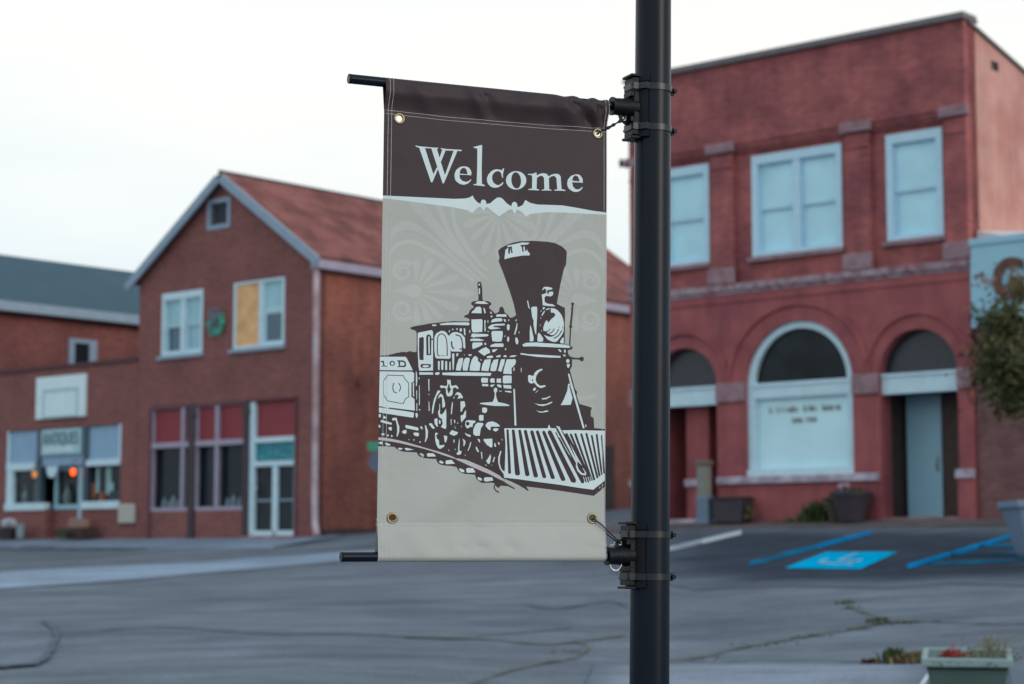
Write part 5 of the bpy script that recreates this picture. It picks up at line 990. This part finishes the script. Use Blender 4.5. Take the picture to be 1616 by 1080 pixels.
holes=[[(x+.011*math.cos(2*math.pi*i/20),z+.011*math.sin(2*math.pi*i/20)) for i in range(20)] for x,z in GR]
S=10.0
sc=lambda P:[(x*S,z*S) for x,z in P]
ex=[]
Hh=ztop(0)-zbot(0); lv=[0,.0008,.002,.004,.0065,.0095,.0130]
ts=lv+[Rr+.009*i for i in range(0,12)]; 
tmid=[HEM+.025*i for i in range(0,60) if HEM+.025*i<Hh-HEMB]
tb_=[Hh-x for x in lv]+[Hh-Rr-.012*i for i in range(0,10)]
allt=sorted(set([round(t,5) for t in ts+tmid+tb_]))
for t in allt:
    k=t/Hh
    a=(TL_[0]+(BL_[0]-TL_[0])*k-.01,TL_[1]+(BL_[1]-TL_[1])*k); b=(TR_[0]+(BR_[0]-TR_[0])*k+.01,TR_[1]+(BR_[1]-TR_[1])*k); ex.append((a,b))
nu=64
for i in range(1,nu):
    k=i/nu; a=(TL_[0]+(TR_[0]-TL_[0])*k,TL_[1]+(TR_[1]-TL_[1])*k); b=(BL_[0]+(BR_[0]-BL_[0])*k,BL_[1]+(BR_[1]-BL_[1])*k)
    h=(a[0]+(b[0]-a[0])*.085,a[1]+(b[1]-a[1])*.085); h2=(a[0]+(b[0]-a[0])*.9,a[1]+(b[1]-a[1])*.9)
    ex.append((a,h)); 
    if i%2==0: ex.append((h,h2)); ex.append((h2,b))
exs=[((a[0]*S,a[1]*S),(b[0]*S,b[1]*S)) for a,b in ex]
vs,fs=cdt_polys([sc(BASE)]+[sc(P) for c,P in polys]+[sc(h) for h in holes],exs,1e-4)
print('banner cdt',len(vs),len(fs))
bbs=[(min(p[0] for p in P),max(p[0] for p in P),min(p[1] for p in P),max(p[1] for p in P)) for c,P in polys]
V2=[(v.x/S,v.y/S) for v in vs]
faces=[];mats=[]
hb=holes
for f in fs:
    x=sum(V2[i][0] for i in f)/3; z=sum(V2[i][1] for i in f)/3
    if not inpoly(x,z,BASE) or any(inpoly(x,z,h) for h in holes): continue
    col=0
    for k in range(len(polys)-1,-1,-1):
        b=bbs[k]
        if b[0]<=x<=b[1] and b[2]<=z<=b[3] and inpoly(x,z,polys[k][1]): col=polys[k][0]; break
    faces.append(tuple(f)); mats.append(col)
def vinyl(name,c,var=.035):
    m=mat(name,c,.5,var,5,spec=.16); nt=m.node_tree; N=nt.nodes; L=nt.links
    tc=N.new('ShaderNodeTexCoord'); ck=N.new('ShaderNodeTexNoise'); ck.inputs['Scale'].default_value=900
    L.new(tc.outputs['Object'],ck.inputs['Vector'])
    n2=N.new('ShaderNodeTexNoise'); n2.inputs['Scale'].default_value=9; n2.inputs['Detail'].default_value=3; L.new(tc.outputs['Object'],n2.inputs['Vector'])
    bp1=N.new('ShaderNodeBump'); bp1.inputs['Strength'].default_value=.12; bp1.inputs['Distance'].default_value=.001; L.new(ck.outputs['Fac'],bp1.inputs['Height'])
    bp2=N.new('ShaderNodeBump'); bp2.inputs['Strength'].default_value=.6; bp2.inputs['Distance'].default_value=.006; L.new(n2.outputs['Fac'],bp2.inputs['Height']); L.new(bp1.outputs[0],bp2.inputs['Normal'])
    L.new(bp2.outputs[0],N['Principled BSDF'].inputs['Normal']); return m
VM=[vinyl('cream banner vinyl',srgb(171,175,170)),vinyl('dark brown banner vinyl',srgb(61,52,56)),vinyl('pale blue white print',srgb(203,220,223)),vinyl('pale cream ornament print',srgb(178,182,178)),vinyl('pale grey rail print',srgb(188,184,186))]
loc=W3((U0+U1)/2,ztop((U0+U1)/2),0)
ban=empty('street_banner',loc); OFF[ban.name]=tuple(loc); tag(ban,'brown and cream Welcome banner with printed steam locomotive hanging from the black lamp post','banner')
def P3(u,z): return W3(u,z+edge_dz(u,z),disp(u,z))
used=sorted({i for f in faces for i in f}); mp={i:k for k,i in enumerate(used)}
me=bpy.data.meshes.new('cloth'); pts=[P3(*V2[i]) for i in used]
fl=[]
for f in faces:
    a,b,c=(Vector(V2[i]) for i in f[:3]); cr_=(b.x-a.x)*(c.y-a.y)-(b.y-a.y)*(c.x-a.x)
    fl.append(tuple(mp[i] for i in (f if cr_>0 else f[::-1])))
me.from_pydata([tuple(p-loc) for p in pts],[],fl); 
for m in VM: me.materials.append(m)
me.polygons.foreach_set('material_index',mats); me.polygons.foreach_set('use_smooth',[True]*len(fl)); me.update()
nrm=[]
for i in used:
    u,z=V2[i]; e=.0015
    u0,u1=u-e,u+e; z0,z1=z-e,z+e
    zt_=ztop(u); zb_=zbot(u)
    z1=min(z1,zt_-.00002); z0=max(z0,zb_+.00002)
    if z1-z0<1e-5: z1=z0+1e-5
    a=P3(u1,z)-P3(u0,z); b=P3(u,z1)-P3(u,z0); n=a.cross(b).normalized()
    if n.dot(BN)<0: n=-n
    nrm.append(tuple(n))
me.normals_split_custom_set_from_vertices(nrm)
cl=bpy.data.objects.new('cloth',me); COL.objects.link(cl); cl.parent=ban
# back layers of the rod pockets
def backflap(top):
    m=MB(); nuu=40; prof=[]
    for i in range(9):
        a=math.pi/2*i/8; prof.append((Rr-Rr*math.cos(a),-Rr*math.sin(a)))
    h=HEM if top else HEMB
    for i in range(1,9): t=i/8; prof.append((Rr+(h-Rr)*t,-(Rr*(1-t)**.9)-.0005))
    for i in range(nuu+1):
        k=i/nuu
        for d,n in prof:
            if top: u=TL_[0]+(TR_[0]-TL_[0])*k; z=ztop(u)-d; z+=edge_dz(u,z)
            else: u=BL_[0]+(BR_[0]-BL_[0])*k; z=zbot(u)+d
            m.v.append(tuple(W3(u,z,n)))
    q=len(prof)
    for i in range(nuu):
        for j in range(q-1): m.f.append((i*q+j,(i+1)*q+j,(i+1)*q+j+1,i*q+j+1))
    return m.build('pocket_back',VM[1] if top else VM[0],ban,smooth=True)
backflap(True); backflap(False)
# grommets
for (x,z),rr in zip(GR,GRr):
    M=Matrix.Translation(W3(x,z,disp(x,z)))@Matrix((( BX.x,0,BN.x,0),(BX.y,0,BN.y,0),(0,1,0,0),(0,0,0,1)))
    m=MB(); m.lathe([(rr,-.001),(rr,.001),(rr*.93,.0028),(rr*.8,.0036),(rr*.66,.0030),(rr*.585,.0012),(rr*.56,-.002),(rr*.62,-.004),(rr*.9,-.003),(rr,-.001)],32,(0,0,0),M)
    m.build('grommet',brass,ban,smooth=True)
# stitching: runs of short threads
thr=mat('pale thread',srgb(222,218,220),.7,.1,60)
def seam(mb,a,b,gap=.0035,ln=.0027,r=.0007):
    L=math.hypot(b[0]-a[0],b[1]-a[1]); n=int(L/gap); random.seed(int(a[0]*1e4))
    for i in range(n):
        t0=i*gap/L; t1=(i*gap+ln)/L; j=random.uniform(-.0002,.0002)
        q=[]
        for t in (t0,(t0+t1)/2,t1):
            u=a[0]+(b[0]-a[0])*t; z=a[1]+(b[1]-a[1])*t+j
            q.append(W3(u,z+edge_dz(u,z),disp(u,z)+(.0006 if t!=t0 and t!=t1 else .00005)))
        mb.tube(q,r,4,caps=False)
m=MB()
B=lambda x,y: bp(x,y,.004)
seam(m,B(613.9,122),B(601.2,885)); seam(m,B(619.3,123),B(606.8,885))
seam(m,B(953.6,158),B(950.4,884)); seam(m,B(958.0,159),B(955.2,884))
seam(m,B(609.3,173.7),B(700,184.3)); seam(m,B(700,184.3),B(866,198.2)); seam(m,B(866,198.2),B(959,203.2))
seam(m,B(609.3,179.3),B(700,189.6)); seam(m,B(700,189.6),B(866,203.4)); seam(m,B(866,203.4),B(959,209))
m.build('stitching',thr,ban)
m=MB(); seam(m,B(597.5,821.8),B(957,821.8)); seam(m,B(597.5,829.3),B(957,829.5))
m.build('stitching',mat('cream thread',srgb(196,200,197),.7,.1,60),ban)
m=MB()
for y,s in ((822,1),(829,-1)):
    a=B(597.6,y); p=W3(*a,.004); m.tube([p,p-BX*.006+Vector((0,0,.002*s)),p-BX*.0095+Vector((0,0,.004))],.0006,4)
m.build('thread_end',mat('white thread',srgb(225,225,225),.6,0),ban)
# ---- post
def onplane(px,py): d=ray(px,py); t=((Pm-EYE).dot(BN))/d.dot(BN); return EYE+d*t
A0=onplane(1030.2,160); A1=onplane(1026.0,880)
# centre line extended down to the ground and up above the picture
ax=(A0-A1).normalized(); rad=lambda z: (29.1+ (30.7-29.1)*(A0.z-z)/(A0.z-A1.z))/F*A0.y
def axp(z): return A1+ax*((z-A1.z)/ax.z)
zg=.02
lp=empty('lamp_post',tuple(axp(zg))); OFF[lp.name]=tuple(axp(zg)); tag(lp,'tall black steel lamp post with two strapped banner brackets, nearest thing on the right','lamp post')
m=MB(); m.tube([axp(zg)]+[axp(zg+.4+.5*i) for i in range(11)],[rad(zg)]+[rad(zg+.4+.5*i) for i in range(11)],64); m.build('pole',pole_black,lp,smooth=True)
b0=axp(zg)
m=MB(); m.lathe([(.17,0),(.17,.04),(.14,.08),(.13,.3),(.09,.4),(.085,.45)],32,tuple(b0)); m.build('base_cover',cast_black,lp,smooth=True)
tpz=axp(5.4); m=MB(); m.lathe([(.05,0),(.09,.05),(.1,.1),(.16,.2),(.2,.38),(.17,.55),(.08,.66),(.03,.74),(0,.78)],24,tuple(tpz)); m.build('lamp_head',mat('frosted lamp globe',srgb(190,190,180),.4,.05,4),lp,smooth=True)
def bracket(pc,tip,name,up):
    O=axp((pc).z); r=rad(O.z); z=ax; X=(-BX); X=(X-z*X.dot(z)).normalized(); Y=z.cross(X)      # X towards the banner
    M=Matrix(((X.x,Y.x,z.x,O.x),(X.y,Y.y,z.y,O.y),(X.z,Y.z,z.z,O.z),(0,0,0,1)))
    T=lambda x,y,zz: tuple(M@Vector((x,y,zz)))
    br=MB()
    def arcplate(z0,z1,r0,r1,a0,a1,n=14):
        k=len(br.v)
        for i in range(n+1):
            a=R(a0+(a1-a0)*i/n)
            for rr,zz in ((r0,z0),(r1,z0),(r1,z1),(r0,z1)): br.v.append(T(rr*math.cos(a),rr*math.sin(a),zz))
        for i in range(n):
            for j in range(4): br.f.append((k+i*4+j,k+i*4+(j+1)%4,k+i*4+4+(j+1)%4,k+i*4+4+j))
        br.f.append((k,k+3,k+2,k+1)); br.f.append((k+n*4,k+n*4+1,k+n*4+2,k+n*4+3))
    def bx(x0,x1,y0,y1,z0,z1):
        vs_=[T(x,y,zz) for zz in (z0,z1) for x,y in ((x0,y0),(x1,y0),(x1,y1),(x0,y1))]
        br.add(vs_,[(0,3,2,1),(4,5,6,7),(0,1,5,4),(1,2,6,5),(2,3,7,6),(3,0,4,7)])
    arcplate(-.098,.098,r-.001,r+.011,-50,50)
    arcplate(.082,.104,r-.001,r+.016,-54,54); arcplate(-.104,-.082,r-.001,r+.016,-54,54)
    bx(r,r+.022,-.030,.030,-.085,.085)
    for s in (1,-1):
        bx(r+.0,r+.036,-.036,.036,s*.1,s*.108) if s>0 else bx(r+.0,r+.036,-.036,.036,-.108,-.1)
        a,b=(.052,.096) if s>0 else (-.096,-.052)
        bx(r+.0,r+.028,-.034,.034,a,b); bx(r,r+.032,-.036,.036,(.070 if s>0 else -.078),(.078 if s>0 else -.070))
        bx(r,r+.034,-.028,.028,(.034 if s>0 else -.052),(.052 if s>0 else -.034))
    b=br.build('bracket',cast_black,lp,bevel=.0015)
    # socket
    rodc=pc-O; ax_x=rodc.dot(X)
    so=MB(); d=(tip-pc).normalized(); s0=pc-d*(-.0)   # socket along the arm
    st=O+ (pc-O)*0; start=O+X*(r+.004)+z*((pc-O).dot(z)); 
    L=.085; so.tube([start,start+d*.02,start+d*L*.6,start+d*L],[.036,.034,.029,.0275],24); 
    so.tube([start+d*(L-.004),start+d*(L+.004)],[.0305,.0305],24); so.build('socket',cast_black,b,smooth=True)
    g=MB(); sg=1 if up else -1
    pts=[start+X*.0+z*sg*.02,start+d*.062+z*sg*.026,start+d*.055+z*sg*.046,start+d*.035+z*sg*.058,start+X*.0+z*sg*.075]
    th=BN*.005; n_=len(pts); g.add([p+th for p in pts]+[p-th for p in pts],[tuple(range(n_)),tuple(range(2*n_-1,n_-1,-1))]+[(i,(i+1)%n_,(i+1)%n_+n_,i+n_) for i in range(n_)])
    g.build('gusset',cast_black,b)
    hole=start+d*.043+z*sg*.040
    h=MB(); h.tube([hole+BN*.0062,hole-BN*.0062],.0065,14); h.build('gusset_hole',mat('bright hole edge',srgb(170,176,182),.4,0,metal=.6),b)
    rod=MB(); rod.tube([start+d*.03,tip],Rr-.0012,28); rod.tube([tip-d*.004,tip+d*.0015],[Rr-.0004,Rr-.0016],28); rod.build('banner_arm',pole_black,lp,smooth=True)
    for s,zz in ((1,.068),(-1,-.068)):
        st_=MB(); k=0; nn=64
        for rr,z_ in ((r+.0305,0),):
            pass
        ring=[]
        for i in range(nn+1):
            a=2*math.pi*i/nn; c_=math.cos(a); rr=r+.0022
            # strap passes over the saddle on the banner side
            if c_>math.cos(R(52)): rr=min((r+.0305)/max(c_,.3),r+.034) if abs(math.sin(a))*(r+.03)<.036 else r+.019
            ring.append((rr,a))
        for i,(rr,a) in enumerate(ring):
            for dr,dz in ((0,-.0105),(.0018,-.0105),(.0018,.0105),(0,.0105)): st_.v.append(T((rr+dr)*math.cos(a),(rr+dr)*math.sin(a),zz+dz))
        for i in range(nn):
            for j in range(4): st_.f.append((i*4+j,i*4+(j+1)%4,i*4+4+(j+1)%4,i*4+4+j))
        so_=st_.build('strap',band_m,b)
        bk=MB(); save=br.v; 
        vs_=[T(x,y,zz+z2) for z2 in (-.013,.013) for x,y in ((-r-.001,-.014),(-r-.013,-.014),(-r-.013,.014),(-r-.001,.014))]
        bk.add(vs_,[(0,3,2,1),(4,5,6,7),(0,1,5,4),(1,2,6,5),(2,3,7,6),(3,0,4,7)])
        p=M@Vector((-r-.009,-.0,zz)); yv=(M.to_3x3()@Vector((0,1,0))); bk.tube([p-yv*.021-X*.004,p+yv*.023-X*.004],.0075,12); bk.tube([p-yv*.024-X*.004,p-yv*.019-X*.004],.0098,6)
        bk.build('buckle',cast_black,so_,bevel=.001)
    return b,start,d,hole,z
rc1=onplane(998,171); tip1=onplane(550.5,124.4); rc2=onplane(992,877.2); tip2=onplane(538.5,879.2)
B1=bracket(rc1,tip1,'top',False); B2=bracket(rc2,tip2,'bottom',True)
# ---- cable ties
def tie(gpos,hole,label,knots,seed):
    g=W3(gpos[0],gpos[1],disp(*gpos)); c=(g+hole)/2
    o=empty('cable_tie',tuple(c)); OFF[o.name]=tuple(c); tag(o,label,'cable tie','cable ties holding the banner')
    m=MB(); up=Vector((0,0,1)); a=[g+BN*.008,(g*.7+hole*.3)+BN*.014+up*.002,(g*.3+hole*.7)+BN*.013,hole+BN*.012,hole+BN*.0,hole-BN*.012+up*.002,(g*.5+hole*.5)-BN*.010-up*.004,g-BN*.008,g+BN*.001-up*.003,g+BN*.008]
    A=[Vector(p) for p in a]; P=[]
    for i in range(len(A)-1):
        for j in range(4):
            t=j/4; P.append(A[i]*(1-t)+A[i+1]*t)
    P.append(A[-1]); m.tube(P,.0026,8); m.build('strap',tie_m,o,smooth=True)
    h=MB(); 
    for k in knots:
        q=g*(1-k)+hole*k+BN*.012; dd=(hole-g).normalized(); h.tube([q-dd*.006,q,q+dd*.006],[.0045,.0062,.0045],8)
    h.build('lock_head',tie_m,o)
    if seed: 
        q=hole+BN*.01; s=MB(); s.tube([q,q+Vector((0,0,.012))+BX*.004,q+Vector((0,0,.016))+BX*.012],.0022,6); s.build('tail',tie_m,o)
tie(GR[1],B1[3],'black cable tie from the upper right grommet to the top bracket',(.35,.55,.8),1)
tie(GR[3],B2[3],'black cable tie from the lower right grommet to the bottom bracket',(.9,),0)
# loose wire loop under the lower socket
c=onplane(970,889)
o=empty('wire_loop',tuple(c)); OFF[o.name]=tuple(c); tag(o,'thin pale wire loop hanging under the lower bracket','wire')
m=MB(); P=[]
for i in range(19):
    a=math.pi+math.pi*i/18; P.append(onplane(969+9.5*math.cos(a),887-13.5*math.sin(a)*1.0)+BN*.012)
m.tube(P,.0014,6); m.build('wire',wire_m,o,smooth=True)
q=MB(); q.tube([onplane(956,861)+BN*.032,onplane(962,860)+BN*.032,onplane(966,856)+BN*.02],.0013,6); q.build('wire_end',wire_m,o)
# ================================================================= sky, sun, camera
w=bpy.data.worlds.new('World'); scene.world=w; w.use_nodes=True; nt=w.node_tree; N=nt.nodes; L=nt.links
bg=N['Background']; bg.inputs['Strength'].default_value=.12
SUN_EL=R(16); SUN_AZ=R(128)      # azimuth measured clockwise from +Y
sky=N.new('ShaderNodeTexSky'); sky.sky_type='NISHITA'; sky.sun_disc=False; sky.sun_elevation=SUN_EL; sky.sun_rotation=SUN_AZ; sky.dust_density=2.5; sky.air_density=1.2
tc=N.new('ShaderNodeTexCoord'); sx=N.new('ShaderNodeSeparateXYZ'); L.new(tc.outputs['Generated'],sx.inputs[0])
nz=N.new('ShaderNodeTexNoise'); nz.inputs['Scale'].default_value=2.2; nz.inputs['Detail'].default_value=5; nz.inputs['Roughness'].default_value=.5
mp=N.new('ShaderNodeMapping'); mp.inputs['Scale'].default_value=(1,1,4); L.new(tc.outputs['Generated'],mp.inputs[0]); L.new(mp.outputs[0],nz.inputs['Vector'])
ra=N.new('ShaderNodeValToRGB'); e=ra.color_ramp.elements
e[0].position=0; e[0].color=(6.0,6.9,7.4,1); e[1].position=1; e[1].color=(5.4,7.0,8.6,1)
for p,c in ((.08,(6.5,7.3,7.75,1)),(.17,(7.9,8.5,8.7,1)),(.25,(9.6,9.5,9.0,1)),(.5,(7.2,8.5,9.6,1))):
    x=e.new(p); x.color=c
ad=N.new('ShaderNodeMath'); ad.operation='MULTIPLY_ADD'; L.new(nz.outputs['Fac'],ad.inputs[0]); ad.inputs[1].default_value=.24; L.new(sx.outputs[2],ad.inputs[2])
sb=N.new('ShaderNodeMath'); sb.operation='SUBTRACT'; L.new(ad.outputs[0],sb.inputs[0]); sb.inputs[1].default_value=.115
L.new(sb.outputs[0],ra.inputs[0])
mx=N.new('ShaderNodeMixRGB'); mx.inputs[0].default_value=.86; L.new(sky.outputs[0],mx.inputs[1]); L.new(ra.outputs[0],mx.inputs[2])
L.new(mx.outputs[0],bg.inputs[0])
sl_=bpy.data.lights.new('sun','SUN'); sl_.energy=1.0; sl_.angle=R(25); sl_.color=(1,.92,.84)
so=bpy.data.objects.new('sun',sl_); COL.objects.link(so)
dirv=Vector((math.sin(SUN_AZ)*math.cos(SUN_EL),math.cos(SUN_AZ)*math.cos(SUN_EL),math.sin(SUN_EL)))
so.rotation_euler=dirv.to_track_quat('Z','Y').to_euler(); so.location=(0,0,30)
cam=bpy.data.cameras.new('camera'); cam.sensor_width=36; cam.lens=F/1616*36; cam.clip_end=3000; cam.clip_start=.1
cam.dof.use_dof=True; cam.dof.focus_distance=6.35; cam.dof.aperture_fstop=3.6; cam.dof.aperture_blades=0
co=bpy.data.objects.new('camera',cam); COL.objects.link(co); co.location=EYE; co.rotation_euler=(math.pi/2+PITCH,0,0); scene.camera=co
vs_=scene.view_settings; vs_.view_transform='Standard'; vs_.look='None'; vs_.exposure=0; vs_.gamma=1; vs_.use_curve_mapping=False
